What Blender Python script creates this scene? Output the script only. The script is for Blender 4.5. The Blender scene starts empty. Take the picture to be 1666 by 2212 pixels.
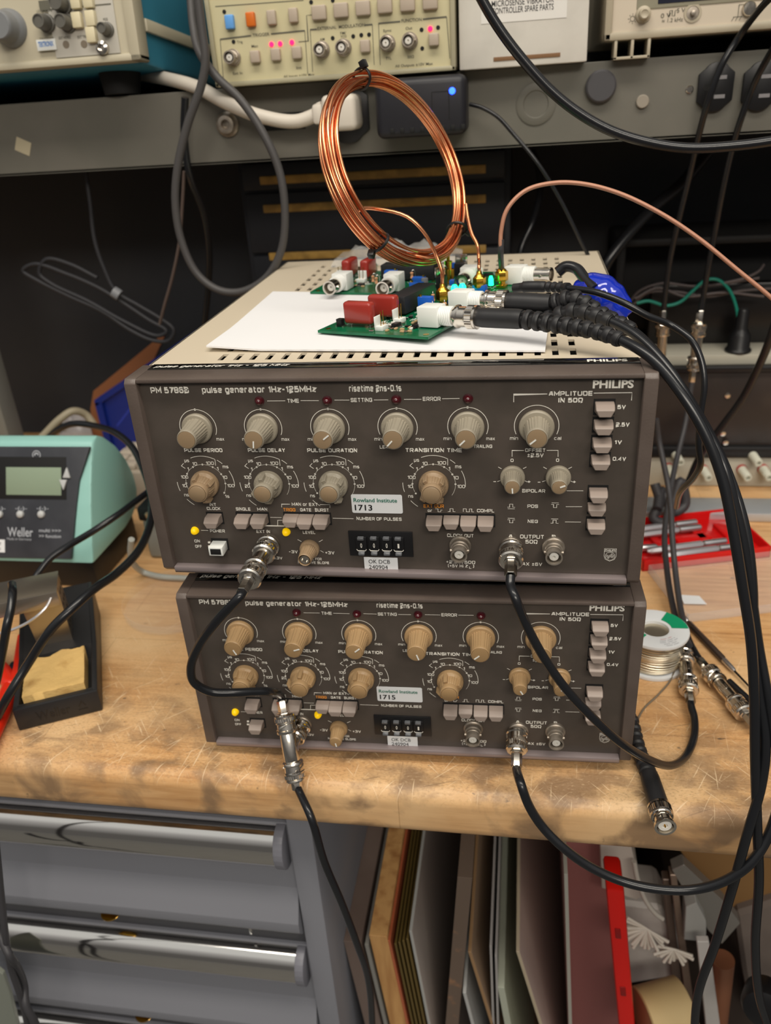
import bpy, bmesh, math, random
from mathutils import Vector, Matrix, Euler
R = math.radians
V = Vector
S = bpy.context.scene
C = S.collection
random.seed(7)

# ---------------------------------------------------------------- camera, light, exposure
cam_d = bpy.data.cameras.new('camera'); cam = bpy.data.objects.new('camera', cam_d); C.objects.link(cam)
cam.location = (0.0769, -0.4154, 0.4155)
cam.rotation_euler = (1.0931, 0.0613, 0.1518)
cam_d.sensor_fit = 'VERTICAL'; cam_d.sensor_height = 24.0
cam_d.lens = 24.0*1745.0/2212.0
cam_d.clip_start = 0.01
cam_d.dof.use_dof = True
cam_d.dof.focus_distance = 0.475
cam_d.dof.aperture_fstop = 5.6
S.camera = cam
S.view_settings.view_transform = 'Standard'; S.view_settings.look = 'None'
S.view_settings.exposure = 0.2; S.view_settings.gamma = 1.0; S.view_settings.use_curve_mapping = False

w = bpy.data.worlds.new('room_light'); S.world = w; w.use_nodes = True
nt = w.node_tree; bg = nt.nodes['Background']
bg.inputs[1].default_value = 0.52
_tc = nt.nodes.new('ShaderNodeTexCoord'); _sx = nt.nodes.new('ShaderNodeSeparateXYZ'); _rp = nt.nodes.new('ShaderNodeValToRGB')
nt.links.new(_tc.outputs['Generated'], _sx.inputs[0]); nt.links.new(_sx.outputs[2], _rp.inputs[0]); nt.links.new(_rp.outputs[0], bg.inputs[0])
for _i, (_p, _c) in enumerate(((0.0, (.16, .15, .14, 1)), (.42, (.60, .58, .56, 1)), (.62, (1.0, .99, .95, 1)), (1.0, (1.0, 1.0, .96, 1)))):
    _e = _rp.color_ramp.elements[_i] if _i < 2 else _rp.color_ramp.elements.new(_p)
    _e.position = _p; _e.color = _c

def area(name, loc, rot, sx, sy, power, col=(1, .92, .80)):
    l = bpy.data.lights.new(name, 'AREA'); l.shape = 'RECTANGLE'; l.size = sx; l.size_y = sy
    l.energy = power; l.color = col
    o = bpy.data.objects.new(name, l); C.objects.link(o); o.location = loc; o.rotation_euler = rot
    return o
area('ceiling_light', (0.15, -0.42, 1.75), (R(12), 0, 0), 1.8, .30, 19)
area('ceiling_light', (0.50, -1.7, 1.45), (R(52), 0, R(15)), 1.3, .35, 19)

# ---------------------------------------------------------------- materials
def lin(c):
    c = c/255.0
    return c/12.92 if c <= .04045 else ((c+.055)/1.055)**2.4
def col(r, g, b): return (lin(r), lin(g), lin(b), 1)
MATS = {}
def mat(name, c, r=.5, m=0, c2=None, sc=40, st=(1, 1, 1), bump=0, bsc=None, em=None, es=0, tr=0, ior=1.45, alpha=1, coat=0, fac=(.4, .6), spec=.5):
    if name in MATS: return MATS[name]
    M = bpy.data.materials.new(name); M.use_nodes = True; n = M.node_tree; b = n.nodes['Principled BSDF']
    b.inputs['Base Color'].default_value = col(*c); b.inputs['Roughness'].default_value = r
    b.inputs['Metallic'].default_value = m; b.inputs['IOR'].default_value = ior
    b.inputs['Specular IOR Level'].default_value = spec
    if tr: b.inputs['Transmission Weight'].default_value = tr
    if alpha < 1: b.inputs['Alpha'].default_value = alpha
    if coat: b.inputs['Coat Weight'].default_value = coat
    if em: b.inputs['Emission Color'].default_value = col(*em); b.inputs['Emission Strength'].default_value = es
    if c2 or bump:
        tc = n.nodes.new('ShaderNodeTexCoord'); mp = n.nodes.new('ShaderNodeMapping'); mp.inputs['Scale'].default_value = st
        n.links.new(tc.outputs['Object'], mp.inputs[0])
    if c2:
        t = n.nodes.new('ShaderNodeTexNoise'); t.inputs['Scale'].default_value = sc; t.inputs['Detail'].default_value = 6
        rp = n.nodes.new('ShaderNodeValToRGB'); rp.color_ramp.elements[0].position = fac[0]; rp.color_ramp.elements[1].position = fac[1]
        rp.color_ramp.elements[0].color = col(*c); rp.color_ramp.elements[1].color = col(*c2)
        n.links.new(mp.outputs[0], t.inputs[0]); n.links.new(t.outputs[0], rp.inputs[0]); n.links.new(rp.outputs[0], b.inputs['Base Color'])
    if bump:
        t2 = n.nodes.new('ShaderNodeTexNoise'); t2.inputs['Scale'].default_value = bsc or sc; t2.inputs['Detail'].default_value = 4
        bp = n.nodes.new('ShaderNodeBump'); bp.inputs['Strength'].default_value = bump; bp.inputs['Distance'].default_value = .0004
        n.links.new(mp.outputs[0], t2.inputs[0]); n.links.new(t2.outputs[0], bp.inputs['Height']); n.links.new(bp.outputs[0], b.inputs['Normal'])
    MATS[name] = M
    return M

def wood_bench():
    M = bpy.data.materials.new('bench_wood'); M.use_nodes = True; n = M.node_tree; L = n.links; b = n.nodes['Principled BSDF']
    N = n.nodes.new
    tc = N('ShaderNodeTexCoord')
    def mp(s, rot=(0, 0, 0)):
        m = N('ShaderNodeMapping')
        if any(rot): m.vector_type = 'TEXTURE'; s = tuple(1/q for q in s)
        m.inputs['Scale'].default_value = s; m.inputs['Rotation'].default_value = rot
        L.new(tc.outputs['Object'], m.inputs[0]); return m
    def noise(m, s, d=6, dist=0):
        t = N('ShaderNodeTexNoise'); t.inputs['Scale'].default_value = s; t.inputs['Detail'].default_value = d
        t.inputs['Distortion'].default_value = dist; L.new(m.outputs[0], t.inputs[0]); return t
    def ramp(t, stops, out=0):
        r = N('ShaderNodeValToRGB'); e = r.color_ramp.elements
        while len(e) < len(stops): e.new(.5)
        for i, (p, c) in enumerate(stops): e[i].position = p; e[i].color = c
        L.new(t.outputs[out], r.inputs[0]); return r
    def mix(a, b_, f, mode='MIX', fac=None):
        m = N('ShaderNodeMix'); m.data_type = 'RGBA'; m.blend_type = mode
        if fac is not None: m.inputs[0].default_value = fac
        if f: L.new(f.outputs[0], m.inputs[0])
        L.new(a, m.inputs[6])
        if isinstance(b_, tuple): m.inputs[7].default_value = b_
        else: L.new(b_, m.inputs[7])
        return m.outputs[2]
    g = (0, 0, 0, 1); wv = (1, 1, 1, 1)
    grain = ramp(noise(mp((3, 40, 40)), 6, 8, .6), [(.25, col(176, 124, 74)), (.5, col(203, 151, 96)), (.75, col(222, 174, 120))])
    patches = ramp(noise(mp((1, 1.6, 1)), 9, 5), [(.35, g), (.7, wv)])
    c1 = mix(grain.outputs[0], col(226, 188, 140), patches, fac=None)
    # long strips of the laminated board
    br = N('ShaderNodeTexBrick'); br.inputs['Scale'].default_value = 1; br.inputs['Brick Width'].default_value = .55; br.inputs['Row Height'].default_value = .042
    br.inputs['Mortar Size'].default_value = .0004; br.inputs['Color1'].default_value = (.9, .9, .9, 1); br.inputs['Color2'].default_value = (1, 1, 1, 1); br.inputs['Mortar'].default_value = (.55, .5, .45, 1)
    L.new(mp((1, 1, 1)).outputs[0], br.inputs[0])
    c2 = mix(c1, br.outputs[0], None, 'MULTIPLY', .55)
    # wear: grey grime, dark specks, pale scratches
    sep = N('ShaderNodeSeparateXYZ'); L.new(tc.outputs['Object'], sep.inputs[0])
    near = N('ShaderNodeMapRange'); near.inputs[1].default_value = .10; near.inputs[2].default_value = -.01; near.inputs[3].default_value = .05; near.inputs[4].default_value = 1
    L.new(sep.outputs[1], near.inputs[0])
    gr = ramp(noise(mp((1, 1.4, 1)), 26, 12, .4), [(.47, g), (.61, (.88, .88, .88, 1))])
    grm = N('ShaderNodeMath'); grm.operation = 'MULTIPLY'; L.new(gr.outputs[0], grm.inputs[0]); L.new(near.outputs[0], grm.inputs[1])
    c3 = mix(c2, col(140, 112, 84), grm)
    sp = ramp(noise(mp((1, 2, 1)), 75, 3), [(.70, g), (.76, (.85, .85, .85, 1))])
    c3b = mix(c3, col(78, 66, 56), sp)
    fs = ramp(noise(mp((1, 1.7, 1)), 420, 10), [(.50, g), (.66, (.42, .42, .42, 1))]); fm = N('ShaderNodeMath'); fm.operation = 'MULTIPLY'
    fn_ = N('ShaderNodeMapRange'); fn_.inputs[1].default_value = .16; fn_.inputs[2].default_value = .0; fn_.inputs[3].default_value = .15; fn_.inputs[4].default_value = .9
    L.new(sep.outputs[1], fn_.inputs[0]); gn = N('ShaderNodeNewGeometry'); gs = N('ShaderNodeSeparateXYZ'); L.new(gn.outputs['Normal'], gs.inputs[0]); tp = N('ShaderNodeMath'); tp.operation = 'MULTIPLY'; tp.use_clamp = True; L.new(gs.outputs[2], tp.inputs[0]); L.new(fn_.outputs[0], tp.inputs[1])
    L.new(fs.outputs[0], fm.inputs[0]); L.new(tp.outputs[0], fm.inputs[1])
    c3c = mix(c3b, col(134, 98, 62), fm)
    ls = ramp(noise(mp((1, 2.2, 1)), 300, 8), [(.56, g), (.70, (.35, .35, .35, 1))]); lm = N('ShaderNodeMath'); lm.operation = 'MULTIPLY'
    L.new(ls.outputs[0], lm.inputs[0]); L.new(tp.outputs[0], lm.inputs[1])
    c4 = mix(c3c, col(238, 208, 166), lm)
    cur = c4
    geo = N('ShaderNodeNewGeometry'); sn = N('ShaderNodeSeparateXYZ'); L.new(geo.outputs['Normal'], sn.inputs[0])
    for i, (ang, s1, s2) in enumerate(((.75, 14, 330), (-.9, 15, 300), (1.5, 13, 320), (.3, 12, 340), (2.3, 16, 280), (1.1, 12, 300))):
        sc_ = ramp(noise(mp((s1, s2, 1), (0, 0, ang)), 1.6, 2, .3), [(.675, g), (.715, (.55, .55, .55, 1))])
        sm = N('ShaderNodeMath'); sm.operation = 'MULTIPLY'; L.new(sc_.outputs[0], sm.inputs[0])
        nr = N('ShaderNodeMapRange'); nr.inputs[1].default_value = .22; nr.inputs[2].default_value = .0; nr.inputs[3].default_value = .12; nr.inputs[4].default_value = 1
        L.new(sep.outputs[1], nr.inputs[0]); nm = N('ShaderNodeMath'); nm.operation = 'MULTIPLY'; L.new(nr.outputs[0], nm.inputs[0]); L.new(sn.outputs[2], nm.inputs[1]); nm.use_clamp = True; L.new(nm.outputs[0], sm.inputs[1])
        cur = mix(cur, col(240, 214, 176) if i != 3 else col(112, 86, 60), sm)
    L.new(cur, b.inputs['Base Color'])
    rr = ramp(noise(mp((1, 1, 1)), 30, 6), [(.3, (.32, .32, .32, 1)), (.7, (.62, .62, .62, 1))]); L.new(rr.outputs[0], b.inputs['Roughness'])
    bp = N('ShaderNodeBump'); bp.inputs['Strength'].default_value = .35; bp.inputs['Distance'].default_value = .0006
    L.new(noise(mp((1, 1.5, 1)), 110, 8).outputs[0], bp.inputs['Height']); L.new(bp.outputs[0], b.inputs['Normal'])
    return M

m_panel = mat('panel_brown', (74, 67, 61), .42, c2=(80, 72, 66), sc=60, bump=.05, bsc=900)
m_bezel = mat('bezel_brown', (88, 77, 71), .38, c2=(94, 83, 77), sc=30, bump=.25, bsc=700)
m_lip = mat('lip_mauve', (150, 138, 138), .28, .35)
m_cream = mat('cover_cream', (205, 192, 170), .45, bump=.05, bsc=800)
m_black = mat('black_plastic', (22, 22, 24), .38)
m_blackm = mat('black_matt', (16, 16, 17), .75)
m_gloss = mat('black_gloss', (12, 11, 11), .08, coat=.5)
m_letter = mat('lettering_white', (240, 236, 226), .5)
m_orange = mat('lettering_orange', (244, 156, 56), .5)
m_tan = mat('knob_tan', (168, 138, 100), .38, spec=.45)
m_tan2 = mat('knob_dull_tan', (154, 130, 102), .42)
m_beige = mat('knob_grey_beige', (150, 142, 126), .4)
m_cap = mat('knob_cap_brown', (144, 122, 95), .4)
m_btn = mat('button_grey_pink', (150, 136, 127), .4)
m_red_led = mat('lamp_dark_red', (66, 8, 18), .12, coat=.6)
m_yel = mat('lamp_yellow', (240, 195, 10), .35, em=(250, 200, 0), es=.35)
m_nickel = mat('nickel', (226, 219, 208), .17, 1, c2=(205, 198, 188), sc=90)
m_nickel_dull = mat('nickel_dull', (178, 168, 156), .42, .75, c2=(150, 140, 128), sc=140)
m_gold = mat('gold', (212, 165, 60), .22, 1)
m_white = mat('white_plastic', (228, 230, 226), .4)
m_insul = mat('white_insulator', (225, 222, 214), .5)
m_sticker = mat('sticker_white', (226, 228, 230), .35)
m_green_ink = mat('ink_green', (30, 110, 90), .5)
m_ink = mat('ink_black', (20, 20, 22), .5)
m_grey = mat('grey_plastic', (120, 122, 126), .45)
m_wood = wood_bench()

# ---------------------------------------------------------------- mesh helpers
def ax(o, d, up=(0, 0, 1)):
    """matrix whose local z runs along d and local y leans towards up"""
    z = V(d).normalized(); u = V(up)
    if abs(z.dot(u.normalized())) > .99: u = V((0, 1, 0)) if abs(z.y) < .9 else V((1, 0, 0))
    x = u.cross(z).normalized(); y = z.cross(x)
    M = Matrix((x, y, z)).transposed().to_4x4(); M.translation = V(o)
    return M
def T(x, y, z, rz=0, rx=0, ry=0): return Matrix.Translation((x, y, z)) @ Euler((rx, ry, rz)).to_matrix().to_4x4()

def spline(pts, n=8, closed=False):
    P = [V(p) for p in pts]; out = []
    L = len(P)
    if L < 3 and not closed: return P
    rng = range(L if closed else L-1)
    for i in rng:
        if closed: p0, p1, p2, p3 = P[(i-1) % L], P[i], P[(i+1) % L], P[(i+2) % L]
        else: p0, p1, p2, p3 = (P[i-1] if i else P[0]*2-P[1]), P[i], P[i+1], (P[i+2] if i+2 < L else P[-1]*2-P[-2])
        t1 = max((p1-p0).length, 1e-6)**.5; t2 = max((p2-p1).length, 1e-6)**.5; t3 = max((p3-p2).length, 1e-6)**.5
        m1 = ((p1-p0)/t1-(p2-p0)/(t1+t2)+(p2-p1)/t2)*t2
        m2 = ((p2-p1)/t2-(p3-p1)/(t2+t3)+(p3-p2)/t3)*t2
        for k in range(n):
            t = k/n; a = 2*t**3-3*t*t+1; b = t**3-2*t*t+t; c = -2*t**3+3*t*t; d = t**3-t*t
            out.append(p1*a+m1*b+p2*c+m2*d)
    if not closed: out.append(P[-1])
    return out

class MB:
    def __init__(s): s.bm = bmesh.new(); s.mi = 0
    def _v(s, co): return s.bm.verts.new(co)
    def _f(s, vs):
        try:
            f = s.bm.faces.new(vs); f.material_index = s.mi; return f
        except ValueError: return None
    def join(s, b2, M=None):
        mp = {}
        for v in b2.verts: mp[v] = s.bm.verts.new(M @ v.co if M else v.co)
        for f in b2.faces: s._f([mp[v] for v in f.verts])
        b2.free(); return s
    def box(s, x0, x1, y0, y1, z0, z1, b=0, seg=2, M=None):
        t = bmesh.new()
        bmesh.ops.create_cube(t, size=1)
        for v in t.verts: v.co = V(((x0+x1)/2+v.co.x*(x1-x0), (y0+y1)/2+v.co.y*(y1-y0), (z0+z1)/2+v.co.z*(z1-z0)))
        if b: bmesh.ops.bevel(t, geom=t.edges[:], offset=b, segments=seg, affect='EDGES', profile=.5)
        return s.join(t, M)
    def hull(s, pts, M=None, b=0, seg=2):
        t = bmesh.new()
        for p in pts: t.verts.new(p)
        r = bmesh.ops.convex_hull(t, input=t.verts[:])
        bmesh.ops.dissolve_limit(t, angle_limit=.02, verts=t.verts[:], edges=t.edges[:])
        if b: bmesh.ops.bevel(t, geom=t.edges[:], offset=b, segments=seg, affect='EDGES', profile=.5)
        return s.join(t, M)
    def lathe(s, prof, M=None, n=32, fn=None, cap=True):
        M = M or Matrix()
        rings = []
        for i, (r, h) in enumerate(prof):
            if r < 1e-7: rings.append([s._v(M @ V((0, 0, h)))]); continue
            rings.append([s._v(M @ V((rr*math.cos(a), rr*math.sin(a), h))) for a in [2*math.pi*k/n for k in range(n)] for rr in [r*(fn(a, i) if fn else 1)]])
        for a, b in zip(rings, rings[1:]):
            if len(a) == 1 and len(b) == 1: continue
            for k in range(n):
                if len(a) == 1: s._f([a[0], b[(k+1) % n], b[k]])
                elif len(b) == 1: s._f([a[k], a[(k+1) % n], b[0]])
                else: s._f([a[k], a[(k+1) % n], b[(k+1) % n], b[k]])
        if cap:
            if len(rings[0]) > 1: s._f(rings[0][::-1])
            if len(rings[-1]) > 1: s._f(rings[-1])
        return s
    def cyl(s, p, d, r, h, n=24, r2=None, b=0):
        r2 = r if r2 is None else r2
        pr = [(r, 0), (r2, h)] if not b else [(r-b, 0), (r, b), (r2, h-b), (r2-b, h)]
        return s.lathe(pr, ax(p, d), n)
    def tube(s, pts, r, n=10, closed=False, cap=True, rf=None, flat=1.0):
        P = [V(p) for p in pts]; L = len(P)
        t0 = (P[1]-P[0]).normalized(); u = t0.orthogonal().normalized(); rings = []
        for i, p in enumerate(P):
            if closed: t = (P[(i+1) % L]-P[i-1]).normalized()
            else: t = (P[min(i+1, L-1)]-P[max(i-1, 0)]).normalized()
            u = (u-t*u.dot(t)).normalized(); w_ = t.cross(u)
            rr = r*(rf(i/(L-1)) if rf else 1)
            rings.append([s._v(p+(u*math.cos(a)*flat+w_*math.sin(a))*rr) for a in [2*math.pi*k/n for k in range(n)]])
        for i in range(L if closed else L-1):
            a, b = rings[i], rings[(i+1) % L]
            if closed and i == L-1:
                off = min(range(n), key=lambda o: (a[0].co-b[o].co).length); b = b[off:]+b[:off]
            for k in range(n): s._f([a[k], a[(k+1) % n], b[(k+1) % n], b[k]])
        if cap and not closed: s._f(rings[0][::-1]); s._f(rings[-1])
        return s
    def prism(s, poly, h0, h1, M=None, b=0):
        t = bmesh.new()
        lo = [t.verts.new((x, y, h0)) for x, y in poly]; hi = [t.verts.new((x, y, h1)) for x, y in poly]
        t.faces.new(lo[::-1]); t.faces.new(hi)
        for i in range(len(poly)): j = (i+1) % len(poly); t.faces.new([lo[i], lo[j], hi[j], hi[i]])
        if b:
            bmesh.ops.recalc_face_normals(t, faces=t.faces[:])
            bmesh.ops.bevel(t, geom=[e for e in t.edges], offset=b, segments=2, affect='EDGES', profile=.5)
        return s.join(t, M)
    def sphere(s, c, r, M=None, n=20, sc=(1, 1, 1)):
        t = bmesh.new(); bmesh.ops.create_uvsphere(t, u_segments=n, v_segments=n//2, radius=r)
        for v in t.verts: v.co = V((v.co.x*sc[0]+c[0], v.co.y*sc[1]+c[1], v.co.z*sc[2]+c[2]))
        return s.join(t, M)
    def ribbon(s, pts, wd, M):
        """flat line of width wd in the local xy plane of M"""
        P = [V((p[0], p[1], 0)) for p in pts]; L = len(P); a = []; b = []
        for i, p in enumerate(P):
            t = (P[min(i+1, L-1)]-P[max(i-1, 0)]).normalized(); nn = V((-t.y, t.x, 0))
            k = 1
            if 0 < i < L-1:
                t1 = (P[i]-P[i-1]).normalized(); c = max(.35, abs(nn.dot(V((-t1.y, t1.x, 0))))); k = 1/c
            a.append(s._v(M @ (p+nn*wd/2*k))); b.append(s._v(M @ (p-nn*wd/2*k)))
        for i in range(L-1): s._f([a[i], b[i], b[i+1], a[i+1]])
        return s
    def text(s, body, M, wd=None, h=.002, bold=.012, shear=0, align='C'):
        """writing in the local xy plane of M, centred on its origin; h = capital height"""
        vs, fs, x0, x1 = glyphs(body, bold, shear)
        k = h/CAP
        kx = wd/(x1-x0) if wd else k*1.15
        ox = -(x0+x1)/2 if align == 'C' else (-x0 if align == 'L' else -x1)
        nv = [s._v(M @ V(((x+ox)*kx, (y-CAP/2)*k, 0))) for x, y in vs]
        for f in fs: s._f([nv[i] for i in f])
        return s
    def square(s, body, M, wd=None, h=.002, t=.82, shear=0, align='C'):
        """wide square lettering drawn as strokes, centred on the origin of M"""
        x = 0; strokes = []
        for ch in body:
            if ch == ' ': x += 2.6; continue
            for pl in GL[ch]: strokes.append([(px+x, py) for px, py in pl])
            x += max(p[0] for pl in GL[ch] for p in pl)+t+.75
        x -= .75+t; k = h/(4+t); kx = wd/(x+t) if wd else k
        ox = {'C': -x/2, 'L': t/2, 'R': -x-t/2}[align]
        Q = M @ Matrix(((kx, shear*k, 0, ox*kx-2*shear*k), (0, k, 0, -2*k), (0, 0, 1, 0), (0, 0, 0, 1)))
        for i, pl in enumerate(strokes): s.ribbon(pl, t, Matrix.Translation((Q.to_3x3() @ V((0, 0, 1)))*-(i % 4)*1.2e-5) @ Q)
        return s
    def build(s, name, mats, parent=None, smooth=True, ang=38):
        bm = s.bm
        bmesh.ops.recalc_face_normals(bm, faces=bm.faces[:])
        me = bpy.data.meshes.new(name)
        if smooth:
            for f in bm.faces: f.smooth = True
            ca = math.radians(ang)
            for e in bm.edges: e.smooth = len(e.link_faces) == 2 and e.calc_face_angle(4) < ca
        bm.to_mesh(me); bm.free()
        for m in (mats if isinstance(mats, (list, tuple)) else [mats]): me.materials.append(m)
        o = bpy.data.objects.new(name, me); C.objects.link(o)
        if parent: o.parent = parent
        return o

def _glyphs():
    D = {'A': '0,0 1.6,4 2.4,4 4,0/.5,1.2 3.5,1.2', 'B': '0,2.1 0,4 ~3.8,4 ~3.8,2.1 0,2.1 0,0 ~4,0 ~4,2.1 3,2.1', 'C': '4,2.9 ~4,4 ~0,4 ~0,0 ~4,0 4,1.1', 'D': '0,0 0,4 ~4,4 ~4,0 0,0',
         'E': '3.9,4 0,4 0,0 3.9,0/0,2 3.7,2', 'F': '3.9,4 0,4 0,-.4/0,1.9 3.6,1.9', 'G': '4,3 ~4,4 ~0,4 ~0,0 ~4,0 4,1.9 2.2,1.9', 'H': '0,-.4 0,4.4/4,-.4 4,4.4/0,2 4,2', 'I': '0,-.4 0,4.4',
         'K': '0,-.4 0,4.4/0,2 1.4,2 3.9,4.2/1.4,2 3.9,-.2', 'L': '0,4.4 0,0 3.6,0', 'M': '0,-.4 0,4 2.5,1 5,4 5,-.4', 'N': '0,-.4 0,4 4,0 4,4.4', 'O': '2,4 ~0,4 ~0,0 ~4,0 ~4,4 2,4',
         'P': '0,-.4 0,4 ~3.9,4 ~3.9,1.6 0,1.6', 'R': '0,-.4 0,4 ~3.9,4 ~3.9,1.7 0,1.7/2.2,1.7 4,-.5', 'S': '3.9,3 ~3.9,4 ~0,4 ~0,2.05 ~4,2.05 ~4,0 ~0,0 0,1', 'T': '0,4 4,4/2,4 2,-.4',
         'U': '0,4.4 ~0,0 ~4,0 4,4.4', 'V': '0,4.3 2,0 4,4.3', 'W': '0,4.4 0,0 2.5,2.8 5,0 5,4.4', 'X': '0,4.3 4,-.3/0,-.3 4,4.3', 'Y': '0,4.3 2,1.9 4,4.3/2,1.9 2,-.4', 'Z': '0,4 3.8,4 0,0 3.8,0',
         '0': '1.7,4 ~0,4 ~0,0 ~3.5,0 ~3.5,4 1.7,4', '1': '-.1,3.0 1.1,3.9/1.3,-.4 1.3,4.4', '2': '0,3.2 ~0,4 ~3.6,4 ~3.6,2.1 ~0,2.1 0,0 3.6,0', '3': '0,3.2 ~0,4 ~3.5,4 ~3.5,2.1 1,2.1/2.8,2.1 ~3.6,2.1 ~3.6,0 ~0,0 0,.8',
         '4': '2.8,-.4 2.8,4 0,1 3.8,1', '5': '3.4,4 0,4 0,2.4 ~3.6,2.4 ~3.6,0 ~0,0 0,.8', '6': '3.4,3.3 ~3.4,4 ~0,4 ~0,0 ~3.6,0 ~3.6,2.3 0,2.3', '7': '0,4 3.5,4 1.2,-.3', '8': '1.8,4 ~0,4 ~0,0 ~3.6,0 ~3.6,4 1.8,4/0,2.05 3.6,2.05',
         'a': '.2,3 ~3.2,3 3.2,-.3/3.2,1.7 ~0,1.7 ~0,0 3.2,0', 'c': '3,3 ~0,3 ~0,0 3,0', 'e': '0,1.6 3.2,1.6 ~3.2,3 ~0,3 ~0,0 3.1,0', 'g': '3.2,3 ~0,3 ~0,0 3.2,0/3.2,3.4 ~3.2,-1.3 .2,-1.3', 'i': '0,-.4 0,3.2/0,3.9 0,4.5', 'k': '0,-.4 0,4.4/0,1.6 1,1.6 3,3.3/1,1.6 3,-.3',
         'l': '0,-.4 0,4.4', 'm': '0,-.4 0,3 ~5,3 5,-.4/2.5,3 2.5,-.4', 'n': '0,-.4 0,3 ~3.2,3 3.2,-.4', 'o': '1.6,3 ~0,3 ~0,0 ~3.2,0 ~3.2,3 1.6,3', 'p': '0,-1.7 0,3 ~3.2,3 ~3.2,0 0,0', 'r': '0,-.4 0,2.2 ~0,3 2.2,3', 's': '3,3 ~0,3 ~0,1.5 ~3.1,1.5 ~3.1,0 0,0',
         't': '.7,4.2 ~.7,0 2.3,0/0,3 2.3,3', 'u': '0,3.4 ~0,0 3.2,0 3.2,3.4', 'x': '0,3.3 3.2,-.3/0,-.3 3.2,3.3', 'z': '0,3 3,3 0,0 3,0', 'µ': '0,3.4 0,-1.6/0,0 2.6,0 2.6,3.4',
         '-': '0,1.8 2.4,1.8', '+': '0,1.9 3,1.9/1.5,.4 1.5,3.4', '±': '0,2.5 3,2.5/1.5,1.2 1.5,3.8/0,.2 3,.2', '.': '0,-.4 0,.4', '/': '0,-.5 2,4.5', '(': '1,4.6 ~0,4 ~0,0 1,-.6', ')': '0,4.6 ~1,4 ~1,0 0,-.6', '>': '0,3.2 2,2 0,.8', '~': '0,1.8 .8,2.3 1.8,1.5 2.6,2',
         'Ω': '-.3,0 1.1,0 1.1,.7 ~0,1.3 ~0,4 ~4,4 ~4,1.3 2.9,.7 2.9,0 4.3,0'}
    out = {}
    for k, s in D.items():
        ps = []
        for pl in s.split('/') if k != '/' else [s]:
            pts = [((t[0] == '~'), V([float(a) for a in t.strip('~').split(',')]+[0])) for t in pl.split()]
            q = []
            for i, (rd, p) in enumerate(pts):
                if rd and 0 < i < len(pts)-1:
                    a, c = pts[i-1][1], pts[i+1][1]; r = min(.85, (a-p).length*.45, (c-p).length*.45)
                    p0 = p+(a-p).normalized()*r; p2 = p+(c-p).normalized()*r
                    for j in range(5): u = j/4; q.append(p0*(1-u)**2+p*2*u*(1-u)+p2*u*u)
                else: q.append(p)
            qq = [q[0]]
            for p in q[1:]:
                if (p-qq[-1]).length > 1e-4: qq.append(p)
            ps.append([(p.x, p.y) for p in qq])
        out[k] = ps
    return out
GL = _glyphs()
_gc = {}
def glyphs(body, bold, shear):
    k = (body, bold, shear)
    if k in _gc: return _gc[k]
    cu = bpy.data.curves.new('t', 'FONT'); cu.body = body; cu.size = 1; cu.offset = bold; cu.shear = shear; cu.resolution_u = 3
    o = bpy.data.objects.new('t', cu); C.objects.link(o); bpy.context.view_layer.update()
    me = bpy.data.meshes.new_from_object(o.evaluated_get(bpy.context.evaluated_depsgraph_get()))
    vs = [(v.co.x, v.co.y) for v in me.vertices]; fs = [tuple(p.vertices) for p in me.polygons]
    bpy.data.objects.remove(o); bpy.data.curves.remove(cu); bpy.data.meshes.remove(me)
    xs = [v[0] for v in vs] or [0, 1]
    _gc[k] = (vs, fs, min(xs), max(xs)); return _gc[k]
CAP = 1.0
_h = glyphs('H', 0, 0); CAP = max(v[1] for v in _h[0])

def thing(name, label, cat, loc=(0, 0, 0), rz=0, group=None, rx=0, ry=0):
    o = bpy.data.objects.new(name, None); C.objects.link(o); o.empty_display_size = .02
    o.location = loc; o.rotation_euler = (rx, ry, rz)
    return tag(o, label, cat, group)
def tag(o, label=None, cat=None, group=None, kind=None):
    if label: o['label'] = label
    if cat: o['category'] = cat
    if group: o['group'] = group
    if kind: o['kind'] = kind
    return o
def plab(o, label): o['label'] = label; return o
def struct(o): o['kind'] = 'structure'; return o
def copy_tree(o, parent=None):
    c = o.copy(); C.objects.link(c); c.parent = parent
    for ch in list(o.children):
        copy_tree(ch, c)
    return c
def arc(cx, cy, r, a0, a1, n=24): return [(cx+r*math.cos(R(a0+(a1-a0)*i/n)), cy+r*math.sin(R(a0+(a1-a0)*i/n))) for i in range(n+1)]


# ---------------------------------------------------------------- the setting
b = MB(); b.box(-2.2, 2.2, .612, .66, -.9, 2.2); struct(b.build('wall_back', mat('wall_dark', (40, 42, 47), .7, c2=(48, 49, 52), sc=6), smooth=False))
b = MB(); b.box(-2.2, 2.2, -2.2, .66, -.95, -.9); struct(b.build('floor', mat('floor_lino', (96, 94, 90), .5, c2=(110, 108, 104), sc=30), smooth=False))

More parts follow.
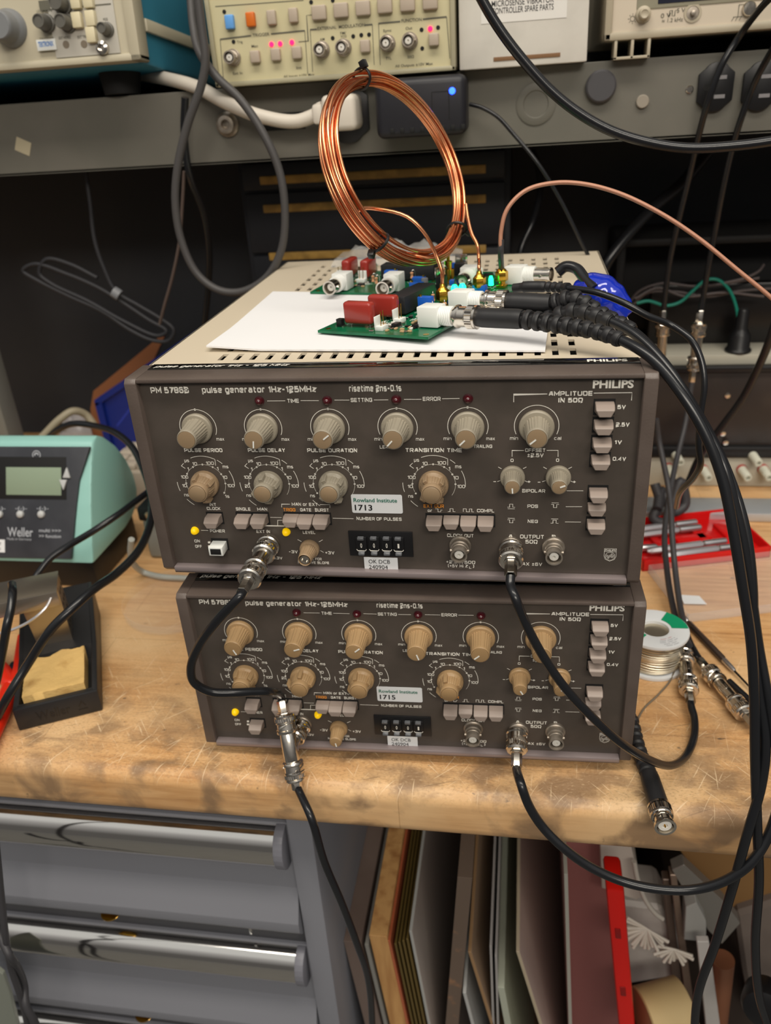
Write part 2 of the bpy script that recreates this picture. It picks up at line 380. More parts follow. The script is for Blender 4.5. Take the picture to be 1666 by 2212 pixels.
# workbench: maple top with a rounded front edge, on a steel leg frame
wb = thing('workbench', 'scratched maple workbench top with rounded front edge, under both brown pulse generators', 'workbench')
b = MB(); yf = -.0285; zt = 0; zb = -.0415; ye = .6115
prof = [(ye, zt)] + [(yf+.011-.011*math.sin(a), -.011+.011*math.cos(a)) for a in [R(90)*i/8 for i in range(9)]] + [(yf+.012-.012*math.cos(a), zb+.012-.012*math.sin(a)) for a in [R(90)*i/8 for i in range(9)]] + [(ye, zb)]
b.prism(prof, -.95, .95, Matrix(((0, 0, 1, 0), (1, 0, 0, 0), (0, 1, 0, 0), (0, 0, 0, 1))))
b.build('worktop', m_wood, wb, ang=30)
m_frame = mat('bench_frame_grey', (92, 92, 94), .5)
for x in (-.90, .86):
    b = MB(); b.box(x, x+.04, .04, .08, -.9, zb, .003); b.box(x, x+.04, .54, .58, -.9, zb, .003); b.box(x, x+.04, .04, .58, -.86, -.82, .003); b.build('leg_frame', m_frame, wb)

# ---------------------------------------------------------------- pulse generators
GW = .1475; GH = .1288; GD = .353; YP = .005
PM = Matrix(((1, 0, 0, 0), (0, 0, 1, YP-.00015), (0, 1, 0, 0), (0, 0, 0, 1)))   # panel plane: local x,y -> x,z
MM = .000094; MV = .000108      # metres across and up the panel, per unit of the drawing

def bnc_jack_mb(M, L=.0135, dull=True):
    """panel BNC socket, M: local z points out of the panel"""
    b = MB()
    b.lathe([(.0066, 0), (.0066, .0018), (.0060, .0024), (.0055, .0024), (.0055, .0052), (.0047, .0056), (.0047, .0075), (.0044, .0078), (.0044, L-.002), (.0049, L-.0016), (.0049, L), (.0040, L), (.0040, L-.006)], M, 36, cap=False)
    for s in (1, -1): b.cyl(M @ V((s*.0042, 0, L-.0065)), (M.to_3x3() @ V((s, 0, 0))), .0010, .0014, 10)
    return b
def bnc_insul_mb(M, L=.0135):
    b = MB(); b.lathe([(.0039, L-.0062), (.0026, L-.006), (.0026, L-.0015), (.0009, L-.0012), (.0006, L-.003), (0, L-.003)], M, 24); return b

def fine_knob(par, x, z, sk, r0, r1, L, ang, ms, mc, name='control_knob', ptr=True, hollow=False):
    M = ax((x, YP, z), (0, -1, 0))
    n = 72
    def fl(a, i): return 1-.055*(1 if (math.floor(a/(2*math.pi)*n) % 3) == 0 else 0) if 4 <= i <= 6 else 1
    b = MB()
    b.lathe([(sk*.98, .0002), (sk, .0009), (sk, .0026), (sk*.93, .0034), (r0*1.04, .0036), (r0, .0046), (r1*1.01, L-.0022), (r1, L-.0012), (r1*.96, L-.0003), (r1*.90, L), (r1*.86, L-.0004), (0 if not hollow else r1*.84, L-.0004 if not hollow else L-.004)], M, n, fl, cap=False)
    k = b.build(name, ms, par, ang=30)
    if not hollow:
        b = MB(); b.lathe([(r1*.87, L-.0006), (r1*.86, L+.00012), (r1*.80, L+.0002), (0, L+.00025)], M, 40); b.build('knob_cap', mc, k)
    if ptr:
        b = MB(); a = R(ang)
        Mp = Matrix(((math.cos(a), -math.sin(a), 0, x), (0, 0, 1, YP-L-.0004), (math.sin(a), math.cos(a), 0, z), (0, 0, 0, 1)))
        b.box(r1*.12, r1*.80, -.00038, .00038, -.0001, .0002, M=Mp); b.build('pointer_line', m_white, k)
    return k

def rotary_knob(par, x, z, ang, ms, mc, ptrw=False):
    M = ax((x, YP, z), (0, -1, 0)); L = .0145
    b = MB(); n = 96
    def fl(a, i): return 1-.05*(1 if (math.floor(a/(2*math.pi)*n) % 4) == 0 else 0) if 4 <= i <= 5 else 1
    b.lathe([(.0086, .0002), (.0088, .0009), (.0086, .0034), (.0080, .0042), (.0072, .0048), (.0063, L-.0045), (.0059, L-.0040), (.0060, L-.0008), (.0056, L-.0001), (.0053, L), (.0051, L-.0004), (0, L-.0004)], M, n, fl)
    for da, rr in ((-34, .0106), (34, .0106), (140, .0086), (220, .0086)):
        a = R(ang+da); ca, sa = math.cos(a), math.sin(a)
        F = Matrix(((ca, -sa, 0, x), (0, 0, 1, YP), (sa, ca, 0, z), (0, 0, 0, 1)))
        b.hull([(xx, yy, -zz) for xx, zz in ((.004, .0012), (rr, .0012), (rr, .0068), (.0080, L-.0034), (.004, L-.0045)) for yy in (-.0013, .0013)], F, b=.0003, seg=1)
    k = b.build('range_knob', ms, par, ang=32)
    b = MB(); b.lathe([(.0050, L-.0006), (.0050, L+.0002), (.0046, L+.0005), (0, L+.0006)], M, 40); b.build('knob_cap', mc, k)
    a = R(ang+34); ca, sa = math.cos(a), math.sin(a)
    F = Matrix(((ca, -sa, 0, x), (0, 0, 1, YP), (sa, ca, 0, z), (0, 0, 0, 1)))
    b = MB(); b.box(.0088, .0108, -.0006, .0006, -.0030, -.0008, M=F); b.build('pointer_mark', m_white, k)
    return k

def push_button(par, x, z, m, w=.0047, h=.0031, out=.0090, turned=False):
    P = [(-w, .001, -h), (w, .001, -h), (w, .001, h), (-w, .001, h),
         (-w*.98, -out*.60, h*.98), (w*.98, -out*.60, h*.98), (-w*.98, -out, h*.30), (w*.98, -out, h*.30),
         (-w*.60, -out, -h*.95), (w*.60, -out, -h*.95)]
    b = MB(); b.hull(P, Matrix.Translation((x, YP, z)), b=.0003, seg=1)
    return b.build('push_button', m, par, ang=25)

def generator(label, loc, rz, number, ks, kc, pointers, rot, odd):
    g = thing('pulse_generator', label, 'pulse generator', loc, rz, 'brown pulse generators stacked on the bench')
    # cabinet: cream cover with real ventilation slots
    xs = [-.1435]; cols = [(-.1035+.0099*i, .0036) for i in range(22)]
    xs = sorted([-.1435, .1435]+[c for c, _ in cols]+[c+wd for c, wd in cols])
    rows = [.0365+.0187*i for i in range(16)]; ys = sorted([.029, GD]+rows+[r+.0125 for r in rows])
    b = MB(); zt_ = GH-.0003
    hx = {round(c, 5) for c, _ in cols}; hy = {round(r, 5) for r in rows}
    vg = {}
    def gv(i, j, z):
        k = (i, j, z)
        if k not in vg: vg[k] = b._v((xs[i], ys[j], z))
        return vg[k]
    z2 = zt_-.0014
    for i in range(len(xs)-1):
        for j in range(len(ys)-1):
            if round(xs[i], 5) in hx and round(ys[j], 5) in hy:
                for (p, q) in (((i, j), (i+1, j)), ((i+1, j), (i+1, j+1)), ((i+1, j+1), (i, j+1)), ((i, j+1), (i, j))):
                    b._f([gv(*p, zt_), gv(*q, zt_), gv(*q, z2), gv(*p, z2)])
                continue
            b._f([gv(i, j, zt_), gv(i+1, j, zt_), gv(i+1, j+1, zt_), gv(i, j+1, zt_)])
    e = .0435+.1
    b.box(-e-.0005, -e+.0012, .029, GD, .003, zt_, .0004); b.box(e-.0012, e+.0005, .029, GD, .003, zt_, .0004)
    b.box(-e, e, GD-.002, GD, .003, zt_)
    b.build('cover', m_cream, g, smooth=False)
    b = MB(); b.box(-e+.002, e-.002, .02, GD-.003, .0035, zt_-.012); b.build('chassis', m_blackm, g, smooth=False)
    # front frame
    b = MB()
    for s in (-1, 1):
        xa, xb = sorted((s*GW, s*.1402))
        b.hull([(x, y, z) for x in (xa, xb) for y, z in ((0, .0035), (.0035, 0), (.028, 0), (.028, GH), (.0025, GH), (0, GH-.0025))], b=.0006)
    b.box(-.1403, .1403, .0003, .0185, .1262, GH, .0007)
    b.box(-.1403, .1403, .0003, .0185, -.0002, .0022, .0006)
    b.build('front_frame', m_bezel, g)
    b = MB(); b.box(-.1402, .1402, -.0004, .0052, .0010, .0046, .0008); b.build('bottom_lip', m_lip, g)
    b = MB(); b.box(-.1403, .1403, YP, YP+.002, .001, .1268); b.build('front_panel', m_panel, g, smooth=False)
    b = MB(); b.box(-.1405, .1405, .0186, .0288, GH-.004, GH+.0002, .0003); ts = b.build('trim_strip', m_gloss, g)
    U = Matrix.Translation((0, 0, GH+.00035))
    b = MB(); b.square('pulse generator 1Hz - 125 MHz', U @ T(-.1368, .0235, 0), .0815, .0036, .9, .35, 'L'); b.text('PHILIPS', U @ T(.1338, .0232, 0), .0212, .0040, .03, 0, 'R')
    b.build('strip_lettering', m_letter, ts, smooth=False)
    # feet
    for x in (-.12, .12):
        for y in (.03, .31):
            b = MB(); b.lathe([(.008, -.0139 if loc[2] > .1 else -.0079), (.009, -.001), (.009, .004)], T(x, y, 0), 20); b.build('foot', m_blackm, g)
    # writing on the panel
    b = MB()
    def tx(s, p, wd, h, bold=0): b.square(s, PM @ T(p[0], p[1], 0), wd*MM, h*MV, t=1.2 if bold else 1.0)
    def ln(*ps, w_=3.2): b.ribbon(ps, w_*.0001, PM)
    tx('PM 5786B', (-.12245,.12081), 248, 35, bold=.022); tx('pulse generator 1Hz-125MHz', (-.06928,.12072), 715, 35, bold=.022)
    tx('risetime 2ns-0.1s', (-.00219,.12077), 312, 35, bold=.022); q_ = (.12516,.12185); b.text('PHILIPS', PM @ T(q_[0], q_[1], 0), 222*MM, 38*MV, .035)
    tx('TIME', (-.04973,.11383), 74, 22); ln((-.06491,.11383), (-.05432,.11386)); ln((-.04535,.1139), (-.03481,.11382))
    tx('SETTING', (-.01034,.11404), 130, 22); ln((-.02576,.11406), (-.01718,.11399)); ln((-.00335,.11399), (.00482,.11403))
    tx('ERROR', (.02902,.11444), 105, 22); ln((.01365,.11426), (.02338,.11419)); ln((.03471,.1144), (.04429,.11452))
    K1 = [(-.10923,.09766), (-.06958,.09761), (-.03001,.09766), (.00912,.09781), (.0486,.09815), (.08606,.09838)]
    for i, (kx, kz) in enumerate(K1):
        ar = .0112 if i < 5 else .0120
        ln(*arc(kx, kz, ar, -24, 204, 40)); 
        if i < 5: b.lathe([(.0007, 0), (0, .0001)], PM @ T(kx, kz+ar, 0), 10)
        rt = 'cal' if i == 5 else 'max'
        b.square('min', PM @ T(kx-.0115-.0006*(i == 5), kz-.0072, 0), .0044, .0019, .7); b.square(rt, PM @ T(kx+.0125-.0009*(i == 5), kz-.0072, 0), .0048 if i < 5 else .0038, .0019, .7)
    tx('LEADING', (.00335,.0857), 110, 19); tx('TRAILING', (.0568,.08625), 110, 19)
    tx('PULSE PERIOD', (-.10852,.08333), 254, 23, bold=.02); tx('PULSE DELAY', (-.06947,.08347), 242, 23, bold=.02); tx('PULSE DURATION', (-.02997,.08351), 316, 23, bold=.02); tx('TRANSITION TIME', (.02899,.08383), 345, 23, bold=.02)
    K2 = [(-.11071,.06145), (-.07073,.06167), (-.03087,.062), (.02846,.06256)]
    for i, (kx, kz) in enumerate(K2):
        for a in (198, 225, 252, 279, 306, 333, 0, 27, 54, 81, 108, 135, 162): pass
        r_ = .0125
        for a in (0, 30, 60, 90, 120, 150, 180, 210, -30):
            if a == -30 and i != 0: continue
            px_, pz_ = kx+r_*math.cos(R(a)), kz+r_*math.sin(R(a)); b.lathe([(.0006, 0), (0, .0001)], PM @ T(px_, pz_, 0), 8)
        ln(*arc(kx, kz, r_, 205, -35, 60), w_=1.6)
        def lab(s, a, rr, wd): b.square(s, PM @ T(kx+rr*math.cos(R(a)), kz+rr*math.sin(R(a)), 0), wd, .0021, .8)
        lab('10', 110, .0138, .0030); lab('100', 70, .0143, .0050); lab('1', 135, .0135, .0010); lab('1', 47, .0135, .0010)
        lab('10', 18, .0135, .0030); lab('100', -5, .0158, .0044); lab('100', 162, .0135, .0046)
        lab('10' if i != 1 else '20', 187, .0140, .0030)
        if i == 0: lab('1s', -35, .0150, .0028)
        lab('µs', 122, .0178, .0030); lab('ms', 38, .0182, .0036); lab('ns', 210, .0160, .0030)
        ln(*arc(kx, kz, .0180, 112, 62, 14)); ln((kx+.0180*math.cos(R(62)), kz+.0180*math.sin(R(62))), (kx+.0145*math.cos(R(55)), kz+.0145*math.sin(R(55)))); ln(*arc(kx, kz, .0182, 58, 46, 4)); ln(*arc(kx, kz, .0182, 28, -5, 12))
        ln((kx-.0118, kz+.0132), (kx-.0135, kz+.0115), (kx-.0113, kz+.0098))
        ln(*arc(kx, kz, .0182, 178, 197, 8)); ln(*arc(kx, kz, .0178, 218, 236, 8))
    tx('INT', (-.10855,.04704), 46, 19); tx('CLOCK', (-.10858,.04427), 94, 19); tx('SINGLE', (-.08948,.04425), 100, 20); tx('MAN', (-.07735,.04434), 68, 20)
    tx('GATE', (-.04997,.04435), 74, 20); tx('BURST', (-.03992,.04441), 92, 20); tx('MAN or EXT', (-.05019,.04809), 172, 20)
    ln((-.06494,.04581), (-.06467,.04797), (-.05944,.04805)); ln((-.04078,.04812), (-.03462,.04811), (-.03481,.04608))
    ln((-.07301,.03878), (-.06581,.0388)); ln((-.06896,.03316), (-.06848,.03689), (-.06477,.03697)); ln((-.07918,.03095), (-.07892,.03284), (-.04943,.03299), (-.04964,.03113))
    ln((-.03373,.03895), (-.02088,.03886)); tx('NUMBER OF PULSES', (-.00538,.03904), 292, 20)
    ln((-.11943,.02865), (-.1147,.02863)); tx('POWER', (-.10869,.02853), 104, 20); tx('ON', (-.12335,.02085), 40, 19); tx('OFF', (-.12315,.01696), 48, 19)
    tx('EXT IN', (-.07884,.02872), 94, 20); tx('LEVEL', (-.04957,.02879), 84, 20); tx('>+0.3V', (-.07354,.0099), 100, 18)
    for p, q in (((1064, 1180), (1087, 1192)), ((1214, 1182), (1192, 1194)), ((1200, 1246), (1220, 1257))): pass
    ln((-.05746,.02355), (-.05517,.02218)); ln((-.04157,.0237), (-.04404,.02222)); ln((-.04381,.01605), (-.04182,.01479))
    tx('-3V', (-.06126,.01473), 62, 20); tx('+3V', (-.03791,.01466), 64, 20); tx('PULL FOR', (-.04871,.00989), 110, 17); tx('NEGATIVE SLOPE', (-.04899,.00722), 214, 17)
    tx('AMPLITUDE', (.10353,.11688), 245, 25, bold=.02); tx('IN 50Ω', (.10369,.11314), 138, 25, bold=.02)
    ln((.07356,.11221), (.07351,.11648), (.09124,.11671), w_=4); ln((.11545,.11697), (.13509,.11708), (.13508,.11273), w_=4)
    for s, p, wd in (('5V', (.1303,.10912), 46), ('2.5V', (.13161,.09917), 76), ('1V', (.12997,.08891), 42), ('0.4V', (.13127,.07903), 76)): tx(s, p, wd, 22, bold=.02)
    tx('OFFSET', (.08577,.08403), 118, 20); tx('±2.5V', (.08585,.08101), 96, 22)
    ln((.07301,.08003), (.07297,.08378), (.07957,.08381)); ln((.09195,.08395), (.09811,.08397), (.09825,.08006))
    tx('0', (.07303,.07779), 18, 18); tx('0', (.09805,.07804), 18, 18)
    for o_ in (0, 1):
        if o_ == 0: q = ((.06535,.07363), (.06722,.0725), (.08104,.07374), (.07921,.0727), (.0649,.06444), (.06697,.06541), (.08177,.06441), (.07998,.06534), (.06339,.06453), (.08261,.06463))
        else: q = ((.09042,.07381), (.09229,.0727), (.10602,.07393), (.10415,.07289), (.09003,.06461), (.09195,.06546), (.10688,.06468), (.1051,.0656), (.08828,.06448), (.10769,.0648))
        ln(q[0], q[1]); ln(q[2], q[3]); ln(q[4], q[5]); ln(q[6], q[7]); tx('-', q[8], 22, 20); tx('+', q[9], 24, 20)
    tx('BIPOLAR', (.08543,.05888), 138, 20); tx('POS', (.08509,.04906), 64, 20); tx('NEG', (.08531,.03915), 62, 20)
    ln((.10381,.05912), (.1129,.05923)); ln((.10366,.04904), (.11275,.04919)); ln((.10368,.03919), (.11259,.03926))
    def pulse(p, up, bar=True):
        x, z = p; s = 1 if up else -1; k = .0006
        ln((x-.0022, z-s*.0009), (x-.0009, z-s*.0009), (x-.0009, z+s*.0011), (x+.0009, z+s*.0011), (x+.0009, z-s*.0009), (x+.0022, z-s*.0009), w_=2.8)
        if bar: ln((x-.0020, z-s*.0019), (x+.0020, z-s*.0019), w_=2.8)
    pulse((.07286,.04907), True); pulse((.09767,.04948), False); pulse((.07296,.03902), False, False); ln(((.07296,.03902)[0]-.002, (.07296,.03902)[1]+.0019), ((.07296,.03902)[0]+.002, (.07296,.03902)[1]+.0019)); pulse((.09774,.03907), True, False); ln(((.09774,.03907)[0]-.002, (.09774,.03907)[1]+.0019), ((.09774,.03907)[0]+.002, (.09774,.03907)[1]+.0019))
    pulse((.03829,.04554), True, False)
    x, z = (.04814,.04571); h_ = .0010; ln((x-.0030, z-h_), (x-.0030, z+h_), (x-.0012, z+h_), (x-.0012, z-h_), (x+.0006, z-h_), (x+.0006, z+h_), (x+.0020, z+h_), (x+.0020, z-h_), (x+.0032, z-h_), w_=2.8)
    x, z = (.03073,.04541); ln((x-.0020, z+h_), (x-.0004, z+h_), (x-.0004, z-h_), (x+.0012, z-h_), (x+.0012, z+h_*.2), (x+.0022, z+h_*.2), w_=2.8)
    tx('or', (.0256,.04521), 30, 18); tx('COMPL', (.05821,.04567), 108, 20)
    tx('CLOCK OUT', (.04315,.02874), 168, 21); tx('+2.5V/50Ω', (.04301,.01034), 190, 20); tx('(+5V Hi Z', (.04124,.00758), 128, 20); tx('L', (.0488,.00663), 16, 15); tx(')', (.05062,.00763), 10, 20)
    tx('A', (.07268,.02887), 27, 24); tx('OUTPUT', (.08515,.02894), 148, 24); tx('50Ω', (.08493,.02556), 76, 24); tx('B', (.0976,.02912), 24, 24); tx('MAX ±6V', (.08418,.01019), 156, 21)
    # shield emblem
    sx, sz = (.13024,.01784)
    def sh(*ps, w_=2.0): ln(*[(sx+p[0]*.001, sz+p[1]*.001) for p in ps], w_=w_)
    sh((-3.4, 4.2), (3.4, 4.2), (3.4, -1.0), (2.6, -3.0), (0, -4.3), (-2.6, -3.0), (-3.4, -1.0), (-3.4, 4.2)); sh((-3.4, 2.1), (3.4, 2.1))
    b.text('PHILIPS', PM @ T(sx, sz+.0031, 0), .0060, .0011, .02)
    ln(*arc(sx, sz-.0009, .0027, 0, 360, 28), w_=1.8)
    for dz in (-.4, -1.0, -1.6): sh(*[(-2.3+4.6*i/16, dz+.35*math.sin(i*.9)) for i in range(17)], w_=1.6)
    for dx, dz in ((1.0, .4), (-1.0, -2.2)):
        for a in (0, 90): sh((dx-.7*math.cos(R(a)), dz-.7*math.sin(R(a))), (dx+.7*math.cos(R(a)), dz+.7*math.sin(R(a))), w_=2)
    b.build('panel_lettering', m_letter, g, smooth=False)
    b = MB(); tx('TRIGG', (-.06031,.04429), 82, 21); tx('EXT DUR', (.02787,.04823), 128, 21)
    plab(b.build('orange_lettering', m_orange, g, smooth=False), 'orange panel lettering')
    # knobs
    for (kx, kz), a, i in zip(K1, pointers, range(6)):
        fine_knob(g, kx, kz, .0092 if i < 5 else .0096, .0068, .0059, .0190 if i < 5 else .0185, a if a is not None else 0, ks['fine'], kc, ptr=a is not None)
    for (kx, kz), a, m in zip(K2, rot, ks['rot']): rotary_knob(g, kx, kz, a, m, kc)
    for (kx, kz), a in zip(((.07342,.06778), (.09877,.06802)), pointers[6:8]): fine_knob(g, kx, kz, .0070, .0050, .0044, .0145, a, ks['small'], kc, 'offset_knob')
    kx, kz = (-.05013,.01767)
    k = fine_knob(g, kx, kz, .0062, .0050, .0042, .0150, -80, ks['level'], kc, 'level_knob', ptr=not odd, hollow=odd)
    if odd:
        M = ax((kx, YP, kz), (0, -1, 0)); b = MB(); b.lathe([(.0033, .0110), (.0033, .0138), (.0029, .0145), (.0021, .0145), (.0015, .0132), (0, .0130)], M, 24); plab(b.build('exposed_shaft', m_nickel, k), 'bare metal shaft end where the cap is missing')
    # buttons with their black openings
    bt = [(-.10858,.03775), (-.08935,.03788), (-.07895,.03808), (-.05901,.03847), (-.04968,.03842), (-.03999,.03849), (.02825,.03902), (.03824,.03922), (.04824,.03919), (.05828,.03928)]
    rt = [(.12133,.10927), (.12126,.09909), (.12109,.0887), (.12089,.07857), (.1209,.0584), (.1206,.04911), (.12074,.03845)]
    def rec(p, q, dx=.0054, dz=.0042):
        b = MB(); b.box(p[0]-dx, q[0]+dx, YP-.0003, YP+.0005, min(p[1], q[1])-dz, max(p[1], q[1])+dz); b.build('button_opening', m_blackm, g, smooth=False)
    rec(bt[0], bt[0]); rec(bt[1], bt[2]); rec(bt[3], bt[5]); rec(bt[6], bt[9])
    for p in rt[:5]: rec(p, p, .0056, .0045)
    rec(rt[5], rt[5], .005, .0045); rec(rt[6], rt[6], .0054, .0045)
    sw = (-.10839,.01892); rec(sw, sw, .0055, .0042)
    for i, (x, z) in enumerate(bt): push_button(g, x, z, m_btn, out=.0092 - (.002 if i in (3, 7) else 0))
    for i, (x, z) in enumerate(rt): push_button(g, x, z, m_btn, w=.0050, h=.0031, out=.0085 - (.002 if i == 5 else 0))
    # power switch
    if odd:
        b = MB(); b.box(sw[0]-.0046, sw[0]+.0046, YP-.0090, YP, sw[1]-.0034, sw[1]+.0026, .0004); s_ = b.build('power_switch', m_white, g)
        b = MB(); b.box(sw[0]-.0034, sw[0]+.0034, YP-.0093, YP-.0088, sw[1]-.0024, sw[1]+.0016, .0002); b.build('switch_window', m_blackm, s_)
    else: push_button(g, sw[0], sw[1], m_btn).name = 'power_switch'
    b = MB(); b.box(sw[0]-.0078, sw[0]-.0062, YP-.0008, YP, sw[1]+.0006, sw[1]+.0018, .0002); b.box(sw[0]-.0082, sw[0]-.0062, YP-.0008, YP, sw[1]-.0022, sw[1]-.0010, .0002); b.build('switch_position_mark', m_letter, g)
    # lamps
    for p in ((-.06943,.11396), (-.0299,.11389), (.00936,.1142), (.04892,.11439)):
        b = MB(); b.lathe([(.0028, 0), (.0028, .0006), (.0023, .0008), (.0023, .0016), (.0017, .0030), (.0009, .0037), (0, .0039)], ax((p[0], YP, p[1]), (0, -1, 0)), 24); plab(b.build('error_lamp', m_red_led, g), 'dark red unlit error lamp')
    for p in ((-.12342,.02856), (-.06395,.02894)):
        b = MB(); b.lathe([(.0026, 0), (.0024, .0014), (.0018, .0028), (.0009, .0034), (0, .0036)], ax((p[0], YP, p[1]), (0, -1, 0)), 24); plab(b.build('indicator_lamp', m_yel, g), 'lit yellow lamp')
    # sockets
    for p in ((-.07597,.02035), (.04303,.02233), (.07323,.02197), (.09763,.02261)):
        M = ax((p[0], YP, p[1]), (0, -1, 0), (0, .3, 1)); j = bnc_jack_mb(M).build('bnc_socket', m_nickel_dull, g)
        bnc_insul_mb(M).build('socket_insulator', m_insul, j)
    # thumbwheel counter
    (xa, za), (xb, zb_) = (-.02484,.03074), (.01446,.01363)
    b = MB(); b.box(xa, xb, YP-.0012, YP, zb_, za, .0002); tw = b.build('thumbwheel_counter', m_black, g)
    for p, d in zip(((-.01703,.0222), (-.00915,.02239), (-.00132,.02248), (.00589,.02242)), '0001'):
        x, z = p
        b = MB(); b.box(x-.0033, x+.0033, YP-.0026, YP-.001, z-.0052, z+.0052, .0004); wh = b.build('digit_wheel', m_black, tw)
        b = MB(); b.hull([(x+sx_*.0019, YP-yy, z+zz) for sx_ in (-1, 1) for yy, zz in ((.002, .0058), (.0044, .0056), (.0044, .0040), (.002, .0028))], b=.0002, seg=1)
        b.hull([(x+sx_*.0019, YP-yy, z+zz) for sx_ in (-1, 1) for yy, zz in ((.002, -.0060), (.0046, -.0064), (.0046, -.0050), (.002, -.0040))], b=.0002, seg=1); b.build('thumb_tab', mat('tab_grey', (92, 94, 98), .35), wh)
        b = MB(); b.text(d, Matrix(((1, 0, 0, x), (0, 0, 1, YP-.0028), (0, 1, 0, z-.0004), (0, 0, 0, 1))), .0011, .0030, .01); b.ribbon([(x-.0030, z-.0030), (x-.0024, z-.0040), (x+.0024, z-.0040), (x+.0030, z-.0030)], .0004, Matrix(((1, 0, 0, 0), (0, 0, 1, YP-.0028), (0, 1, 0, 0), (0, 0, 0, 1)))); b.build('digit', m_letter, wh, smooth=False)
    # stickers
    def sticker(nm, p, q, yy, rad, lines):
        b = MB(); b.prism([(x, y) for cx, cy, a0 in ((q[0]-rad, p[1]-rad, 0), (p[0]+rad, p[1]-rad, 90), (p[0]+rad, q[1]+rad, 180), (q[0]-rad, q[1]+rad, 270)) for x, y in arc(cx, cy, rad, a0, a0+90, 4)], 0, .00015, Matrix(((1, 0, 0, 0), (0, 0, 1, yy), (0, 1, 0, 0), (0, 0, 0, 1)))); s_ = b.build(nm, m_sticker, g, smooth=False)
        for s, x, z, wd, h, m, bo in lines:
            b = MB(); b.text(s, Matrix(((1, 0, 0, x), (0, 0, 1, yy-.0002), (0, 1, 0, z), (0, 0, 0, 1))), wd, h, bo, align='L'); b.build('sticker_text', m, s_, smooth=False)
    p, q = (-.02126,.05532), (.0094,.04292)
    sticker('asset_sticker', p, q, YP-.0003, .0011, [('Rowland Institute', p[0]+.0014, p[1]-.0037, .0262, .0025, m_green_ink, .016), (number, p[0]+.0018, p[1]-.0087, .0106, .0036, m_ink, .016)])
    p, q = (-.01638,.01287), (.0046,.00247)
    sticker('check_sticker', p, q, YP-.0014, .0002, [('OK DCB', p[0]+.0028, p[1]-.0029, .0134, .0027, m_ink, 0), ('240904', p[0]+.0028, p[1]-.0068, .0118, .0027, m_ink, 0)])
    return g

KU = dict(fine=m_beige, rot=(m_tan2, m_beige, m_beige, m_tan2), small=m_beige, level=m_tan2)
KL = dict(fine=m_tan, rot=(m_tan,)*4, small=m_tan, level=m_tan)
ZU = .1510
gen_up = generator('upper brown pulse generator, asset sticker 1713, cream cover carrying the circuit boards', (0, 0, ZU), 0, '1713', KU, m_cap,
                   (None, -97, 38, 228, 225, 220, -86, 22), (250, 240, 258, 262), True)
gen_lo = generator('lower brown pulse generator, asset sticker 1715, all knobs tan, standing on the bench', (.0062, -.001, .008), .028, '1715', KL, mat('knob_cap_tan', (158, 128, 90), .4),
                   (-65, 18, 40, -72, 222, -50, -60, 70), (262, 228, 250, 250), False)


# ---------------------------------------------------------------- connectors and cables
m_cable = mat('cable_black', (26, 27, 30), .24)
m_cable2 = mat('cable_dark_grey', (58, 57, 60), .5)
m_rubber = mat('moulded_black', (34, 34, 36), .48)
m_copper = mat('copper', (242, 168, 124), .26, 1, c2=(232, 150, 104), sc=60)
m_coax = mat('brown_coax', (178, 128, 104), .35, .1, bump=.3, bsc=1500)

def knurl(b, r, h0, h1, M, n=60):
    b.lathe([(r*.93, h0), (r, h0+.0003), (r, h1-.0003), (r*.93, h1)], M, n, lambda a, i: 1-.045*(round(a/(2*math.pi)*n) % 2), cap=False)

def bnc_plug(par, o, d, fl=.013, name='plug', ferrule=True, s0=.002, ln_=.013):
    """coupling nut and ferrule, o on the panel side, d towards the cable; returns cable start"""
    M = ax(o, d); b = MB(); e = s0+ln_
    b.lathe([(.0050, s0), (.0069, s0), (.0072, s0+.0005), (.0072, s0+.0018), (.0064, s0+.0024), (.0064, s0+.0062), (.0070, s0+.0068), (.0070, s0+.0076), (.0066, s0+.0078), (.0066, e-.0022), (.0071, e-.0020), (.0072, e-.0010), (.0064, e), (.0048, e+.0003), (.0040, e+.0003)], M, 40, cap=False)
    knurl(b, .0071, s0+.0078, e-.0022, M)
    for k in (0, math.pi):
        b.tube([M @ V((.0065*math.cos(k+t*1.5), .0065*math.sin(k+t*1.5), s0+.0026+.0034*t)) for t in [i/8 for i in range(9)]], .0007, 6)
    pl = b.build(name, m_nickel, par)
    if ferrule:
        b = MB(); b.lathe([(.0044, e), (.0044, e+.001), (.0036, e+.0014), (.0036, e+fl-.0006), (.0033, e+fl), (.0024, e+fl)], M, 6, cap=False); b.build('ferrule', m_nickel, pl)
    return M @ V((0, 0, e+fl))

def barrel(par, o, d, L, r=.0048, name='barrel'):
    M = ax(o, d); b = MB()
    b.lathe([(r*.8, 0), (r, .0006), (r, L-.0006), (r*.8, L)], M, 32); knurl(b, r*1.02, L*.36, L*.64, M, 48)
    return b.build(name, m_nickel, par)

def cable(name, label, pts, r, m=None, cat='cable', group=None, n=9, sp=9, flat=1, part='jacket', par=None, plain=False):
    P = spline(pts, sp)
    if plain:
        b = MB(); b.tube(P, r, n, flat=flat); o = b.build(name, m or m_cable, ang=70)
        return tag(o, label, cat, group)
    t = thing(name, label, cat, (0, 0, 0), group=group) if par is None else par
    b = MB(); b.tube(P, r, n, flat=flat); b.build(part, m or m_cable, t, ang=70)
    return t

